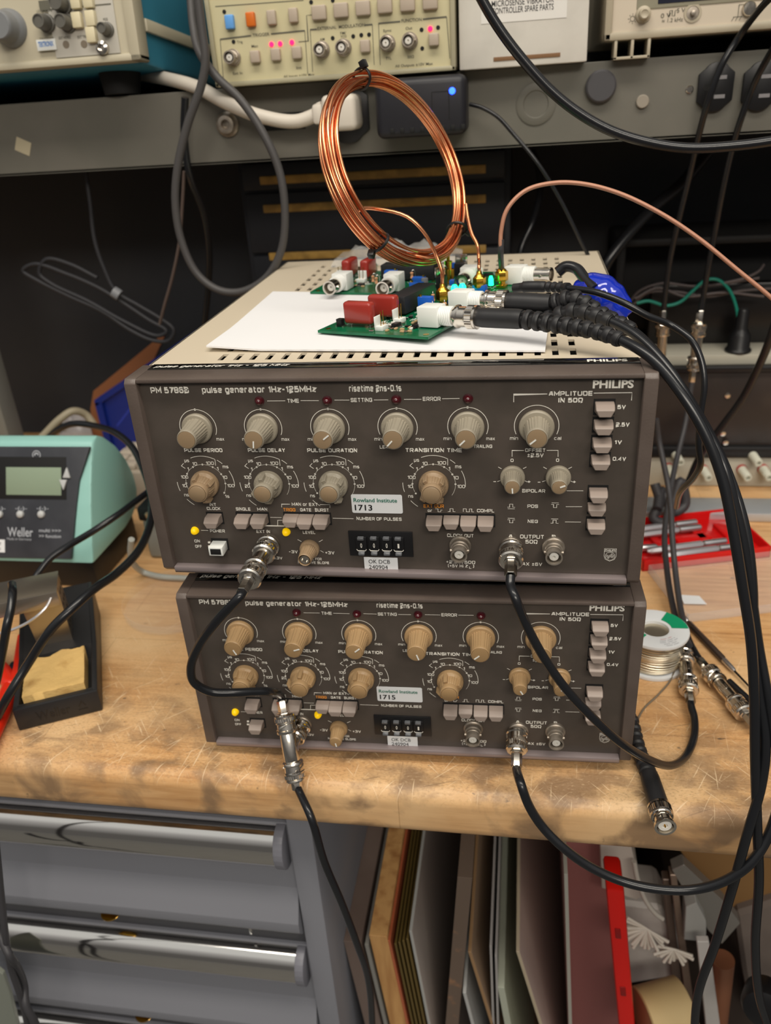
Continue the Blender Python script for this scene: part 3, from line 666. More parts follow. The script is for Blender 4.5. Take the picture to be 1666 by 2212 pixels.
# adapter on the upper EXT IN socket, then the cable looping down to the tee on the lower one
EX = V(((-.07597,.02035)[0], YP, (-.07597,.02035)[1]+ZU)); dn = V((0, -1, 0))
t = thing('bnc_adapter', 'nickel barrel adapter pushed onto the EXT IN socket of the upper generator', 'connector')
bnc_plug(t, EX, dn, ferrule=False, name='coupling_nut'); b = MB(); b.lathe([(.004, .014), (.0050, .0145), (.0050, .026), (.0062, .0263), (.0062, .0275), (.0052, .0278), (.0052, .0285), (.0062, .0288), (.0062, .0300), (.0046, .0303), (.0046, .034)], ax(EX, dn), 32); b.build('barrel', m_nickel, t)
t = thing('coaxial_cable', 'black cable curling left from the upper EXT IN adapter down to the lower tee', 'cable')
e1 = bnc_plug(t, EX+dn*.0275, dn, s0=.001, ln_=.0145)
TB = V((-.0735, -.020, .0265)); td = (V((-.0655, -.0445, -.0035))-V((-.0795, -.0125, .0560))).normalized()
c0 = TB-td*.008
e2 = bnc_plug(t, c0, -td, name='plug', fl=.009)
b = MB(); b.tube(spline([e1-dn*.001, e1+dn*.004]+[(-.0914,-.056,.1551),(-.1066,-.053,.1352),(-.1167,-.05,.1159),(-.1184,-.047,.1012),(-.1105,-.044,.092),(-.0963,-.04,.0888),(-.0866,-.034,.0852),(-.079,-.027,.0798)]+[e2-td*.002, e2+td*.001], 10), .0027, 12); b.build('jacket', m_cable, t, ang=70)
t = thing('tee_adapter', 'nickel BNC tee on the EXT IN socket of the lower generator', 'connector')
EL = V(((-.07597,.02035)[0]+.0062, YP-.003, (-.07597,.02035)[1]+.008))
bnc_plug(t, EL, (TB-EL).normalized(), ferrule=False, name='coupling_nut')
b = MB(); b.lathe([(.0050, -.011), (.0052, -.010), (.0056, -.009), (.0056, .009), (.0052, .010), (.0050, .011)], ax(TB, td), 32); b.build('cross_tube', m_nickel, t)
b = MB(); b.cyl(TB, (EL-TB).normalized(), .0048, .014, 28); b.build('stem', m_nickel, t)
t = thing('coaxial_cable', 'black cable hanging from the tee of the lower generator down past the drawer cabinet', 'cable')
e3 = bnc_plug(t, TB+td*.008, td, fl=.006)
b = MB(); b.tube(spline([e3-td*.002]+[(-.0543,-.052,-.0027),(-.0496,-.052,-.0441),(-.0417,-.05,-.0882),(-.0351,-.046,-.1388),(-.0316,-.04,-.1859),(-.0365,-.03,-.2897),(-.05,-.03,-.524)], 8), .0027, 12); b.build('jacket', m_cable, t, ang=70)

# cable from output A of the upper generator down across both fronts to the loose adapters on the bench
OA = V(((.07323,.02197)[0], YP, (.07323,.02197)[1]+ZU))
t = thing('coaxial_cable', 'black cable from output A of the upper generator, crossing the lower front to the bench', 'cable')
e1 = bnc_plug(t, OA, V((0, -1, -.12)))
b1 = V((.2044,.0841,.009)); b2 = V((.2079,.1258,.009)); bd = (b2-b1).normalized()
e2 = bnc_plug(t, b1+bd*.012, -bd, ln_=.014)
b = MB(); b.tube(spline([e1, e1+V((0, -.004, -.003))]+[(.0759,-.034,.1629),(.0818,-.036,.1474),(.0918,-.038,.1269),(.1054,-.04,.1053),(.1216,-.04,.085),(.1392,-.036,.0633),(.1587,-.024,.0396),(.1773,-.006,.0183)]+[(.1922,.0176,.006),(.2002,.0361,.006),(.2033,.054,.007)]+[e2-bd*.004, e2+bd*.001], 10), .0027, 12); b.build('jacket', m_cable, t, ang=70)
t = thing('bnc_adapter', 'knurled nickel BNC coupler right beside the solder spool, left of the pair on the bench', 'connector')
barrel(t, b1+bd*.010, bd, .020); bnc_plug(t, b1+bd*.044, -bd, ferrule=True, fl=.008, name='coupling_nut')

# cable from output A of the lower generator
OL = V(((.07323,.02197)[0]+.0052, YP, (.07323,.02197)[1]+.009))
t = thing('coaxial_cable', 'black cable from output A of the lower generator, sagging below the bench edge', 'cable')
e1 = bnc_plug(t, OL, V((0, -1, -.32)), ln_=.014, fl=.012)
b = MB(); b.tube(spline([e1-V((0, -.002, 0)), e1]+[(.081,-.048,.0365),(.0862,-.053,.0236),(.0946,-.056,.0099),(.1069,-.06,-.0019),(.1241,-.062,-.0152),(.1452,-.064,-.0238),(.167,-.066,-.025),(.1855,-.066,-.0225),(.2016,-.066,-.0129),(.2144,-.064,.0011),(.2229,-.058,.0149),(.2288,-.05,.0314),(.2362,-.035,.0498),(.2492,-.01,.0601),(.2697,.02,.0613),(.2994,.05,.0575)], 10), .0029, 12); b.build('jacket', m_cable, t, ang=70)

# ---------------------------------------------------------------- on top of the upper generator
ZC = ZU+GH
def paper():
    b = MB(); nx, ny = 24, 10; g = {}
    a0, a1, a2, a3 = [V(p) for p in [(-.116,.0538,.2806),(.0905,.0391,.2806),(.0983,.1751,.2806),(-.1186,.2139,.2806)]]
    for lay, zo in ((0, .0011), (1, 0)):
        for i in range(nx+1):
            for j in range(ny+1):
                u, v = i/nx, j/ny; p = (a0*(1-u)+a1*u)*(1-v)+(a3*(1-u)+a2*u)*v
                lift = .0022*max(0, 1-u*6)*max(0, 1-v*3)+.0007
                g[lay, i, j] = b._v((p.x, p.y, ZC+zo+lift))
    for i in range(nx):
        for j in range(ny):
            for lay in (0, 1): b._f([g[lay, i, j], g[lay, i+1, j], g[lay, i+1, j+1], g[lay, i, j+1]])
    for i in range(nx):
        for j in (0, ny): b._f([g[0, i, j], g[0, i+1, j], g[1, i+1, j], g[1, i, j]])
    for j in range(ny):
        for i in (0, nx): b._f([g[0, i, j], g[0, i, j+1], g[1, i, j+1], g[1, i, j]])
    o = b.build('foam_sheet', mat('sheet_white', (232, 232, 234), .6), ang=30)
    tag(o, 'thin white foam sheet lying under the front circuit board on the upper generator', 'sheet')
paper()

m_pcb = mat('pcb_green', (12, 104, 66), .22, c2=(8, 88, 56), sc=70)
m_capr = mat('capacitor_red', (152, 48, 40), .25, coat=.3)
m_blue = mat('trimmer_blue', (28, 92, 190), .35)
m_tin = mat('tinned_pin', (200, 196, 190), .3, 1)
m_silk = mat('silkscreen', (214, 226, 216), .6)
m_led = mat('led_green', (30, 220, 120), .3, em=(20, 255, 130), es=5)
def board(label, K, ang, tiltx, tilty, front, notch, sma):
    t = thing('circuit_board', label, 'circuit board', K, R(ang), 'green circuit boards on the generator', rx=R(tiltx), ry=R(tilty))
    W_, D_ = .156, .080
    b = MB(); poly = [(0, 0), (.075, 0), (.078, .006), (.097, .006), (.100, 0), (W_, 0), (W_, D_), (0, D_)] if notch else [(0, 0), (W_, 0), (W_, D_), (0, D_)]
    b.prism(poly, -.0016, 0); b.build('board', m_pcb, t, smooth=False)
    b = MB()
    for x, y in ((.005, .004), (W_-.006, .005), (.005, D_-.005), (W_-.006, D_-.005), (.06, .05), (.10, .06)): b.lathe([(.0019, 0), (.0019, .00015), (.0011, .00015), (.0011, .0001)], T(x, y, 0), 16)
    b.build('gold_pads', m_gold, t)
    b = MB(); rn = random.Random(3)
    U = Matrix.Translation((0, 0, .00012))
    for _ in range(110):
        x, y = rn.uniform(.01, W_-.01), rn.uniform(.01, D_-.006); a, c = rn.uniform(.002, .006), rn.uniform(.001, .003)
        b.ribbon([(x, y), (x+a, y), (x+a, y+c), (x, y+c), (x, y)], .0003, U)
    b.build('silkscreen_lines', m_silk, t, smooth=False)
    # bnc sockets
    for i, (x, y, dd) in enumerate(((.024, .010, -1), (.066, .010, -1), (.118, .036, -1) if notch else (.148, .006, -1))):
        b = MB(); b.box(x-.0062, x+.0062, y-.0072, y+.0068, .0005, .0130, .0007); j = b.build('bnc_socket', m_white, t)
        M = Matrix.Translation((x, y-.0070, .0067)) @ ax((0, 0, 0), (0, -1, 0)) 
        b = MB(); b.lathe([(.0060, 0)]+[(.0057+.0003*(k % 2), .0006*k+.0006) for k in range(12)]+[(.0057, .0080), (.005, .0082)], M, 32); b.build('threaded_collar', m_white, j)
        b = MB(); b.lathe([(.0048, .008), (.0048, .0185), (.0052, .0188), (.0052, .020), (.0042, .020), (.0040, .012)], M, 32, cap=False)
        for s in (1, -1): b.cyl(M @ V((s*.0045, 0, .0135)), (M.to_3x3() @ V((s, 0, 0))), .001, .0014, 8)
        b.build('metal_shell', m_nickel, j)
        b = MB(); b.lathe([(.0041, .0125), (.0028, .0125), (.0028, .0165), (.0008, .0165), (.0008, .0145), (0, .0145)], M, 24); b.build('insulator', m_insul, j)
    # red capacitors
    for x, y, a in (((.014, .056, 0), (.034, .050, 0)) if front else ((.014, .050, 90), (.030, .050, 90))):
        b = MB(); b.box(-.0105, .0105, -.0036, .0036, .0020, .0160, .0022, 3, M=T(x, y, 0, R(a-90 if front else a))); c = b.build('film_capacitor', m_capr, t)
        b = MB()
        for s in (-.007, .007): b.cyl((T(x, y, 0, R(a-90 if front else a)) @ V((s, 0, -.0015))), (0, 0, 1), .0004, .005, 6)
        b.build('lead', m_tin, c)
    # black converter block, trimmers, headers, chips
    b = MB(); b.box(.044, .088, .040, .054, .001, .0125, .0008); b.build('converter_block', mat('block_black', (30, 31, 34), .55, bump=.4, bsc=600), t)
    for x, y, a, h in ((.056, .031, 0, .0105), (.080, .027, 0, .0065), (.112, .018, 0, .0065), (.100, .062, 0, .010)):
        b = MB(); b.box(-.0048, .0048, -.0026, .0026, .0006, h, .0003, M=T(x, y, 0, R(90+a) if front else 0)); k = b.build('trimmer', m_blue, t)
        b = MB(); b.cyl(T(x, y, 0, R(90+a) if front else 0) @ V((.0035, .0005, h-.0004)), (0, 0, 1), .0011, .0016, 14); b.build('adjust_screw', m_gold, k)
    for x, y in ((.010, .038), (.029, .036), (.120, .050)):
        b = MB(); b.box(x-.0036, x+.0036, y-.0028, y+.0028, 0, .0028, .0002); b.box(x-.0036, x+.0036, y+.0020, y+.0030, .0026, .0085, .0002); k = b.build('pin_header', m_white, t)
        b = MB()
        for s in (-.0015, .0015): b.cyl((x+s, y-.0006, .002), (.05, 0, 1), .00032, .0095, 4)
        b.build('pins', m_gold, k)
    for x, y, w1, h1 in ((.018, .032, .006, .0025), (.020, .018, .0075, .0024), (.046, .064, .007, .003), (.034, .022, .005, .002), (.062, .066, .008, .003), (.012, .070, .004, .005), (.126, .062, .007, .0022), (.138, .040, .005, .002)):
        b = MB(); b.box(x-w1/2, x+w1/2, y-.002, y+.002, .0004, h1, .0002); k = b.build('chip', m_black, t)
        b = MB()
        for i in range(5):
            for s in (-1, 1): b.box(x-w1/2+w1*(i+.3)/5, x-w1/2+w1*(i+.7)/5, y+s*.0020, y+s*.0032, 0, .0008)
        b.build('chip_pins', m_tin, k, smooth=False)
    rn = random.Random(11 if front else 12)
    for i in range(80):
        x, y = (rn.uniform(.005, .15), rn.uniform(.016, .076)) if i % 2 else (rn.uniform(.004, .045), rn.uniform(.016, .046))
        if .04 < x < .09 and .036 < y < .058: continue
        a = rn.choice((0, 90)); M = T(x, y, 0, R(a))
        b = MB(); b.box(-.0014, .0014, -.0008, .0008, .0001, .0011, .0001, M=M)
        k = b.build('surface_component', rn.choice((m_tin, mat('part_tan', (190, 160, 120), .5), m_black, m_insul)), t)
    for x, y in ((.045, .020), (.050, .014), (.072, .034), (.093, .050), (.030, .062)):
        b = MB(); M = T(x, y, 0, R(30))
        b.lathe([(.0008, 0), (.0013, .0004), (.0013, .0012), (.0010, .0016), (.0010, .0034), (.0013, .0038), (.0013, .0046), (.0008, .005)], M @ Matrix.Translation((0, 0, .0035)), 14); k = b.build('resistor', mat('resistor_tan', (206, 150, 110), .45), t)
        b = MB(); b.tube(spline([M @ V(p) for p in ((0, 0, 0), (0, 0, .009), (.0012, 0, .0100), (.0024, 0, .009), (.0024, 0, 0))], 5), .0003, 6); b.build('lead', m_tin, k)
    # upright transistor with a metal tab
    b = MB(); x, y = (.108, .046); b.box(x-.0048, x+.0048, y-.0022, y+.0022, .004, .013, .0004); k = b.build('power_transistor', m_black, t)
    b = MB(); b.box(x-.0048, x+.0048, y+.0010, y+.0026, .0125, .0195, .0003); b.lathe([(.0019, 0), (.0015, .0001), (0, .0001)], ax((x, y+.0008, .0160), (0, -1, 0)), 16); b.build('metal_tab', m_nickel, k)
    # gold sma sockets and green leds
    for x, y, L in sma:
        b = MB(); b.box(x-.0032, x+.0032, y-.0032, y+.0032, .0002, .0024, .0002); b.lathe([(.0026, .002), (.0026, .0060), (.0031, .0063)], T(x, y, 0), 24)
        if L: b.lathe([(.0042, .0050), (.0046, .0056), (.0046, .0110), (.0042, .0118)], T(x, y, 0), 6); b.lathe([(.0038, .0118), (.0032, .0128), (.0022, .0136), (.0016, .0160)], T(x, y, 0), 24)
        else:
            b.lathe([(.0026, .006), (.0031, .0062), (.0031, .0120), (.0026, .0121), (.0014, .0121), (.0014, .0160), (.0017, .0162), (.0017, .0175)], T(x, y, 0), 20)
        b.build('sma_socket', m_gold, t)
    for x, y in (((.0965, .0300), (.1010, .0262), (.1275, .0165)) if front else ((.062, .068), (.150, .030))):
        b = MB(); k_ = 1.5 if x < .11 else 1; b.lathe([(.0018*k_, .003), (.0017*k_, .0075), (.0010*k_, .0095), (0, .0098)], T(x, y, 0), 16); plab(b.build('green_lamp', m_led, t), 'lit green lamp')
    x, y = .088, .016
    b = MB(); b.lathe([(.0026, .003), (.0026, .0075), (.0024, .0078), (0, .0078)], T(x, y, 0), 20); b.build('metal_can', m_grey, t)
    return t
K1 = (.0228, .0524, .2868); K2 = (-.0845, .1998, .2835)
A1 = 68
bd1 = board('front green circuit board, tilted corner towards the camera, on the white foam sheet', K1, A1, 0, 0, True, False, ((.070, .0255, 1), (.1125, .0185, 1), (.134, .011, 1)))
bd1.rotation_euler = Euler((R(-1.8), R(0), R(A1)))
bd2 = board('rear green circuit board with two white BNC sockets facing the camera, behind the front board', K2, -11, 0, 0, False, True, ((.060, .060, 0), (.094, .060, 0), (.104, .030, 0)))
b = MB()
for K, an in ((K1, A1), (K2, -11)):
    pass
bpy.context.view_layer.update()
def w1(x, y, z): return bd1.matrix_world @ V((x, y, z))

# copper coil: one wire wound nine times and held by three ties
cc = V((-.0068, .176, .3688)); th, ph = -1.03, -.41
nn = V((math.cos(ph)*math.sin(th), math.cos(ph)*math.cos(th), math.sin(ph))); cu_ = nn.cross(V((0, 0, 1))).normalized(); cw = nn.cross(cu_)
if cw.z < 0: cw = -cw
coil = thing('copper_coil', 'tall upright coil of bare copper wire with black ties above the circuit boards', 'wire coil', cc)
def cpt(a, r, h): return (cu_*math.cos(a)+cw*math.sin(a))*r+nn*h
slots = [(-.0056, .0016), (-.0030, -.0030), (-.0004, -.0006), (.0022, -.0034), (.0048, -.0008), (.0058, .0022), (.0030, .0034), (.0002, .0046), (-.0028, .0040), (-.0010, -.0046), (.0008, .0018)]
rn = random.Random(5); pts = []; a0 = R(-128); NP = 26
ro = [(rn.uniform(-.0007, .0007), rn.uniform(-.0007, .0007)) for _ in range(len(slots)*4+8)]
for k, (h, r) in enumerate(slots):
    nh, nr = slots[(k+1) % len(slots)] if k+1 < len(slots) else (h, r)
    for i in range(NP):
        f = i/NP; s_ = f*f*(3-2*f); q = (k*NP+i)/NP*3; qi = int(q); qf = q-qi
        wob = 1+.25*math.sin(a0+2*math.pi*f*2+k)
        jr = ro[qi][0]*(1-qf)+ro[qi+1][0]*qf; jh = ro[qi][1]*(1-qf)+ro[qi+1][1]*qf
        spread = 1.12+.28*math.cos(a0+2*math.pi*f-R(150))
        pts.append(cpt(a0+2*math.pi*(k+f), .0612+(r*(1-s_)+nr*s_)*1.05+jr, (h*(1-s_)+nh*s_)*spread+jh))
iv = -cc
S1 = w1(.070, .0255, .0150); S2 = w1(.1125, .0185, .0150)
lead_a = [V(p)-cc for p in [(.0205,.13,.3215),(.0136,.128,.3351),(.0035,.128,.3446),(-.0149,.132,.3494),(-.0286,.14,.3489),(-.0356,.146,.3417),(-.0348,.15,.3336)]]
start = [S1-cc, S1-cc+V((0, 0, .008))]+lead_a
b = MB(); b.tube(spline(start+pts[2:], 4), .00120, 8)
b.build('wire', m_copper, coil, ang=80)
b = MB(); b.tube(spline([V(p)-cc for p in [(.0368,.196,.3427),(.0386,.192,.3323),(.0413,.188,.3233),(.0453,.185,.3157),(.0464,.182,.3066)]]+[S2-cc+V((0, 0, .004)), S2-cc-V((0, 0, .002))], 8), .0013, 8); b.build('second_lead', m_copper, coil, ang=80)
for a, L in ((R(94), .0115), (R(-136), .0115), (R(-50), .0115)):
    o_ = cpt(a, .0620, .0006); rad = (cu_*math.cos(a)+cw*math.sin(a)).normalized()
    b = MB(); b.tube([o_+rad*(.0061*math.cos(x))+nn*(.0077*math.sin(x)) for x in [2*math.pi*i/24 for i in range(24)]], .0010, 8, closed=True)
    k = b.build('cable_tie', m_black, coil)
    b = MB(); tn = nn.cross(rad); q = o_+rad*.0060+nn*(.0062 if a < R(-60) else -.006); b.box(-.0022, .0022, -.0022, .0022, -.002, .003, .0005, M=ax(q, rad)); b.build('tie_head', m_black, k)

# brown coax with black sleeve rising from the front board
S3 = w1(.134, .011, .0150)
t = thing('brown_coax_cable', 'thin brown coax cable arching up from the front circuit board to the right edge', 'cable')
P = [S3]+[(.0626,.15,.3165),(.0628,.15,.3298),(.0666,.152,.3433),(.0781,.156,.3538),(.0959,.16,.3573),(.1151,.16,.3559),(.1386,.158,.3491),(.165,.154,.3361),(.1887,.15,.3207),(.2126,.145,.302),(.2397,.14,.2803),(.2681,.135,.2523),(.2928,.13,.2159),(.309,.12,.1737),(.3176,.1,.1246)]
b = MB(); b.tube(spline(P, 10), .0014, 10); b.build('jacket', m_coax, t, ang=70)
b = MB(); b.tube(spline([S3+V((0, 0, -.001))]+[(.0626,.15,.3165),(.0629,.15,.3248)], 6), .0020, 10); b.build('shrink_sleeve', m_cable2, t, ang=60)

# booted cables plugged into the front board
def booted(label, P0, d0, path, r0=.0058, nrib=9, Lb=.028, boot_end=.3, tail=None, rc=.0028):
    """P0: socket face, d0 direction; path: points after the plug; ribs cover the first boot_end of the path"""
    t = thing('coaxial_cable', label, 'cable', group='booted cables plugged into the front circuit board'); d0 = V(d0).normalized()
    M = ax(P0, d0); b = MB()
    b.lathe([(.0052, .0045), (.0068, .0048), (.0070, .0056), (.0070, .0064), (.0061, .0072), (.0061, .0115), (.0066, .0120), (.0066, .0170), (.0070, .0172), (.0071, .0186), (.0060, .0190)], M, 40); knurl(b, .0071, .0122, .0170, M)
    b.build('plug', m_nickel, t)
    s = P0+d0*.0188
    full = spline([s, s+d0*Lb*.5, s+d0*Lb]+path, 14)
    acc = [0]
    for p, q in zip(full, full[1:]): acc.append(acc[-1]+(q-p).length)
    def at_(x):
        for i in range(len(acc)-1):
            if acc[i+1] >= x: f = (x-acc[i])/max(acc[i+1]-acc[i], 1e-9); return full[i].lerp(full[i+1], f)
        return full[-1]
    b = MB(); b.tube([at_(Lb*i/10) for i in range(11)], r0, 24, rf=lambda u: .93 if u < .02 or u > .98 else 1); boot = b.build('moulded_grip', m_rubber, t, ang=30)
    be = boot_end; step = (be-Lb)/nrib
    b = MB(); b.tube([at_(Lb+(be-Lb)*i/30) for i in range(31)], r0*.62, 16); b.build('boot_core', m_rubber, boot)
    for i in range(nrib):
        x0 = Lb+step*(i+.28); x1 = x0+step*.60; k = 1-.28*i/nrib
        b = MB(); b.tube([at_(x0+(x1-x0)*j/4) for j in range(5)], r0*k, 24, rf=lambda u: .9 if u < .05 or u > .95 else 1)
        for s_ in (0,):
            p = at_(x0-step*.2); q = at_(x1); dd = (q-p).normalized(); sd = dd.cross(V((0, 0, 1))).normalized(); up = sd.cross(dd)
            off = sd if i % 2 else up
            b.hull([p+off*r0*k*.80*sg+w_*r0*.45+off*e_*sg for p in (at_(Lb+step*i-.0002), at_(x0+.0005)) for sg in (1, -1) for w_ in (up, -up) for e_ in (0, -r0*.2)] if i % 2 else [p+up*r0*k*.80*sg+w_*r0*.45 for p in (at_(Lb+step*i-.0002), at_(x0+.0005)) for sg in (1, -1) for w_ in (sd, -sd)])
        b.build('boot_rib', m_rubber, boot, ang=30)
    st = max(i for i in range(len(acc)) if acc[i] < be-.004)
    b = MB(); b.tube(full[st:], rc, 12); b.build('jacket', m_cable, t, ang=70)
    return t
d1 = (bd1.matrix_world.to_3x3() @ V((0, -1, 0)))
P1 = w1(.024, .0028, .0067)+d1*.0055; P2 = w1(.066, .0028, .0067)+d1*.0055
booted('thick black booted cable, nearest one plugged into the front circuit board', P1, d1, [(.0996,.044,.2944),(.1225,.03,.2925),(.1425,.012,.2858),(.1575,-.002,.271),(.1708,-.012,.2508),(.1803,-.02,.2286),(.187,-.028,.2033),(.1936,-.036,.1746),(.2,-.042,.1466),(.2053,-.047,.1134),(.2101,-.053,.0724),(.2162,-.058,.0276),(.223,-.06,-.0164),(.2293,-.06,-.0762),(.2388,-.06,-.1271),(.2525,-.06,-.1711),(.2829,-.06,-.3205)], boot_end=.0900, nrib=10)
booted('thick black booted cable behind the nearest one, plugged into the front circuit board', P2, V((d1.x, d1.y+.12, 0)), [(.1084,.094,.2974),(.1247,.086,.2896),(.1429,.074,.2817),(.1578,.056,.269),(.1726,.03,.2503),(.1835,.01,.2324),(.1921,-.004,.2128),(.1981,-.014,.1929),(.2022,-.024,.1672),(.2049,-.034,.1347),(.2091,-.043,.1103),(.2146,-.05,.0837),(.2152,-.055,.0573),(.2105,-.062,.0239),(.2078,-.064,-.0175),(.2034,-.066,-.0716),(.199,-.066,-.1198),(.2017,-.066,-.171),(.2209,-.06,-.3379)], boot_end=.0860, nrib=9)
booted('black booted cable lowest of the three, under the other two plugs', P2+V((-.004, -.004, -.0085)), V((d1.x, d1.y+.05, -.02)), [(.1083,.086,.2917),(.1264,.074,.2893),(.1416,.06,.2839),(.1573,.04,.2713),(.1721,.016,.2502),(.1832,-.002,.2309),(.1917,-.012,.2058),(.1995,-.022,.1746),(.2077,-.034,.1349),(.2145,-.045,.1059),(.2264,-.055,.0548),(.2396,-.06,-.0143),(.2555,-.06,-.124),(.2829,-.06,-.3205)], boot_end=.075, nrib=6)
# thin power lead
t = thing('power_lead', 'thin black power lead with a small ribbed plug lying across the booted cables', 'cable')
pp = [(.0716,.13,.297),(.0806,.126,.2985),(.0923,.122,.299),(.1056,.108,.3008),(.1222,.096,.3002),(.1381,.088,.2952),(.1518,.086,.2878),(.166,.088,.2814),(.1765,.08,.2749),(.1824,.074,.2645),(.1849,.068,.2507),(.1843,.064,.2318),(.1843,.06,.2154),(.1872,.062,.2023),(.1874,.075,.1867),(.1857,.1,.1646),(.1923,.14,.1318)]
b = MB(); b.tube(spline(pp[3:], 8), .0021, 10); b.build('jacket', m_cable, t, ang=70)
b = MB(); b.tube(spline(pp[:4], 8), .0036, 16, rf=lambda u: .8 if u < .25 else (1 if u < .62 else 1-.22*(int(u*26) % 2)-.2*(u-.62))); b.build('moulded_plug', m_rubber, t, ang=30)
# blue wrapped bundle and its black clip
t = thing('wrapped_bundle', 'shiny blue plastic wrapped bundle on the right rear of the generator cover', 'bundle')
P = spline([(.1123,.134,.2908),(.1237,.13,.2937),(.1339,.126,.2878),(.1434,.122,.2778)], 10)
b = MB(); b.tube(P, .0100, 20, rf=lambda u: .45+.75*math.sin(math.pi*(u*.92+.06))**.6+.04*math.sin(u*31)); b.build('blue_wrap', mat('wrap_blue', (18, 44, 170), .12, coat=.6, bump=1.0, bsc=120), t, ang=60)
b = MB(); b.tube(spline([(.1001,.14,.3042),(.105,.14,.3077),(.1117,.137,.3068),(.1165,.13,.3022),(.1227,.12,.2968)], 8), .0036, 12); b.build('black_lead', m_cable, t, ang=60)
# white board socket with an empty silver shell, and clear bags behind the coil
t = thing('plastic_bag', 'crumpled clear plastic bag behind the copper coil', 'bag')
b = MB()
rn = random.Random(9)
base = V((-.0333,.33,.2942))
g_ = {}
for i in range(25):
    for j in range(9):
        u, v = i/24-.5, j/8-.5
        g_[i, j] = b._v((base.x+u*.115+rn.uniform(-.001, .001), base.y+v*.05+rn.uniform(-.002, .002), ZC+.003+.018*max(0, (.25-v*v))*4*(.75+.25*math.sin(i*.9+j))*(1-u*u*3)+rn.uniform(-.0012, .0012)))
for i in range(24):
    for j in range(8): b._f([g_[i, j], g_[i+1, j], g_[i+1, j+1], g_[i, j+1]])
b.build('film', mat('clear_film', (225, 225, 225), .12, alpha=.28), t, ang=60)


# ---------------------------------------------------------------- raised instrument shelf behind the bench
m_beam = mat('shelf_grey_paint', (96, 94, 86), .5, c2=(103, 100, 92), sc=12)
m_beamd = mat('shelf_board_paint', (104, 102, 96), .5)  # even grey paint of the shelf board behind the rail
ZS = .4285; YB = .37
sh = thing('instrument_shelf', 'grey steel instrument shelf with outlets along its front, above the back of the bench', 'shelf')
b = MB(); b.box(-1.0, 1.0, YB, YB+.002, .367, ZS, .0006); b.box(-1.0, 1.0, YB, .46, .367, .369); b.build('front_rail', m_beam, sh, smooth=False)
b = MB(); b.box(-1.0, 1.0, YB+.002, .6115, ZS-.010, ZS-.0002); b.build('shelf_board', m_beamd, sh, smooth=False)
for x0 in (-.556, .80):
    b = MB(); b.box(x0, x0+.032, .40, .43, .0005, .367, .002); b.build('upright', mat('upright_grey', (118, 118, 112), .5), sh)
def on_rail(u, v): pass
def disc(par, name, p, r, h, m, y0=YB, n=32, bev=.0006):
    b = MB(); b.lathe([(r, 0), (r, h-bev), (r-bev, h), (0, h)], ax((p[0], y0, p[2]), (0, -1, 0)), n); return b.build(name, m, par)
p = (.0863,.37,.3997); b = MB(); b.lathe([(.0165, 0), (.0165, .0008), (.0155, .0012), (.0108, .0012), (.0100, .0004), (0, .0004)], ax((p[0], YB, p[2]), (0, -1, 0)), 40); b.build('knockout_ring', m_beam, sh)
p = (.1396,.37,.4101); disc(sh, 'blanking_cap', p, .0125, .006, mat('cap_dark_grey', (70, 69, 72), .45), bev=.0015)
p = (.1744,.37,.3966); disc(sh, 'push_cap', p, .0052, .003, mat('cap_pale', (146, 138, 126), .4))
p = (.2116,.37,.4033); disc(sh, 'screw', p, .0031, .0015, m_nickel, n=12)
p = (-.1897,.37,.3997); b = MB(); b.lathe([(.0105, 0), (.0105, .003), (.0085, .0045), (.0075, .008), (.0060, .0085), (.0042, .0085), (.0040, .003), (0, .003)], ax((p[0], YB, p[2]), (0, -1, 0)), 28); b.build('panel_connector', m_nickel_dull, sh)
p = (-.1386,.37,.3991); b = MB(); b.box(p[0]-.021, p[0]+.021, YB-.0006, YB, p[2]-.007, p[2]+.007); b.build('vent_slot', m_blackm, sh, smooth=False)
def outlet(p, rx_=.0140, rz=.0185):
    M = Matrix(((1, 0, 0, p[0]), (0, 0, -1, YB), (0, 1, 0, p[2]), (0, 0, 0, 1)))
    pl = [(x, y) for x, y in [(rx_, -rz*.55), (rx_, rz*.55)]+[(rx_*.7*math.cos(R(a)), rz*.62+rz*.38*math.sin(R(a))) for a in range(20, 170, 20)]+[(-rx_, rz*.55), (-rx_, -rz*.55)]+[(rx_*.7*math.cos(R(a)), -rz*.62+rz*.38*math.sin(R(a))) for a in range(200, 350, 20)]]
    b = MB(); b.prism(pl, 0, .0035, M, .0007); o = b.build('outlet', m_black, sh)
    b = MB()
    for x, z, w_, h_ in ((.0035, .007, .0085, .0028), (.0035, -.007, .0085, .0028)): b.box(x-w_/2, x+w_/2, z-h_/2, z+h_/2, .0035, .0039, M=M)
    b.build('outlet_slot', mat('slot_metal', (150, 148, 150), .4, .6), o, smooth=False)
    b = MB(); b.lathe([(.0026, 0), (0, .0001)], M @ T(-.0075, 0, .0037), 16); b.build('earth_hole', m_blackm, o)
outlet((.2316,.37,.4037)); outlet((.2667,.37,.4022)); outlet((-.0787,.37,.4021), .020, .0245)
# beige tape square
p = (-.3965,.37,.3921); b = MB(); b.box(-.0075, .0075, -.0004, 0, -.0062, .0062, M=T(p[0], YB, p[2], 0, 0, R(25)))
tag(b.build('tape_square', mat('tape_beige', (176, 166, 140), .6), smooth=False), 'small beige tape square stuck on the left of the grey shelf rail', 'tape')
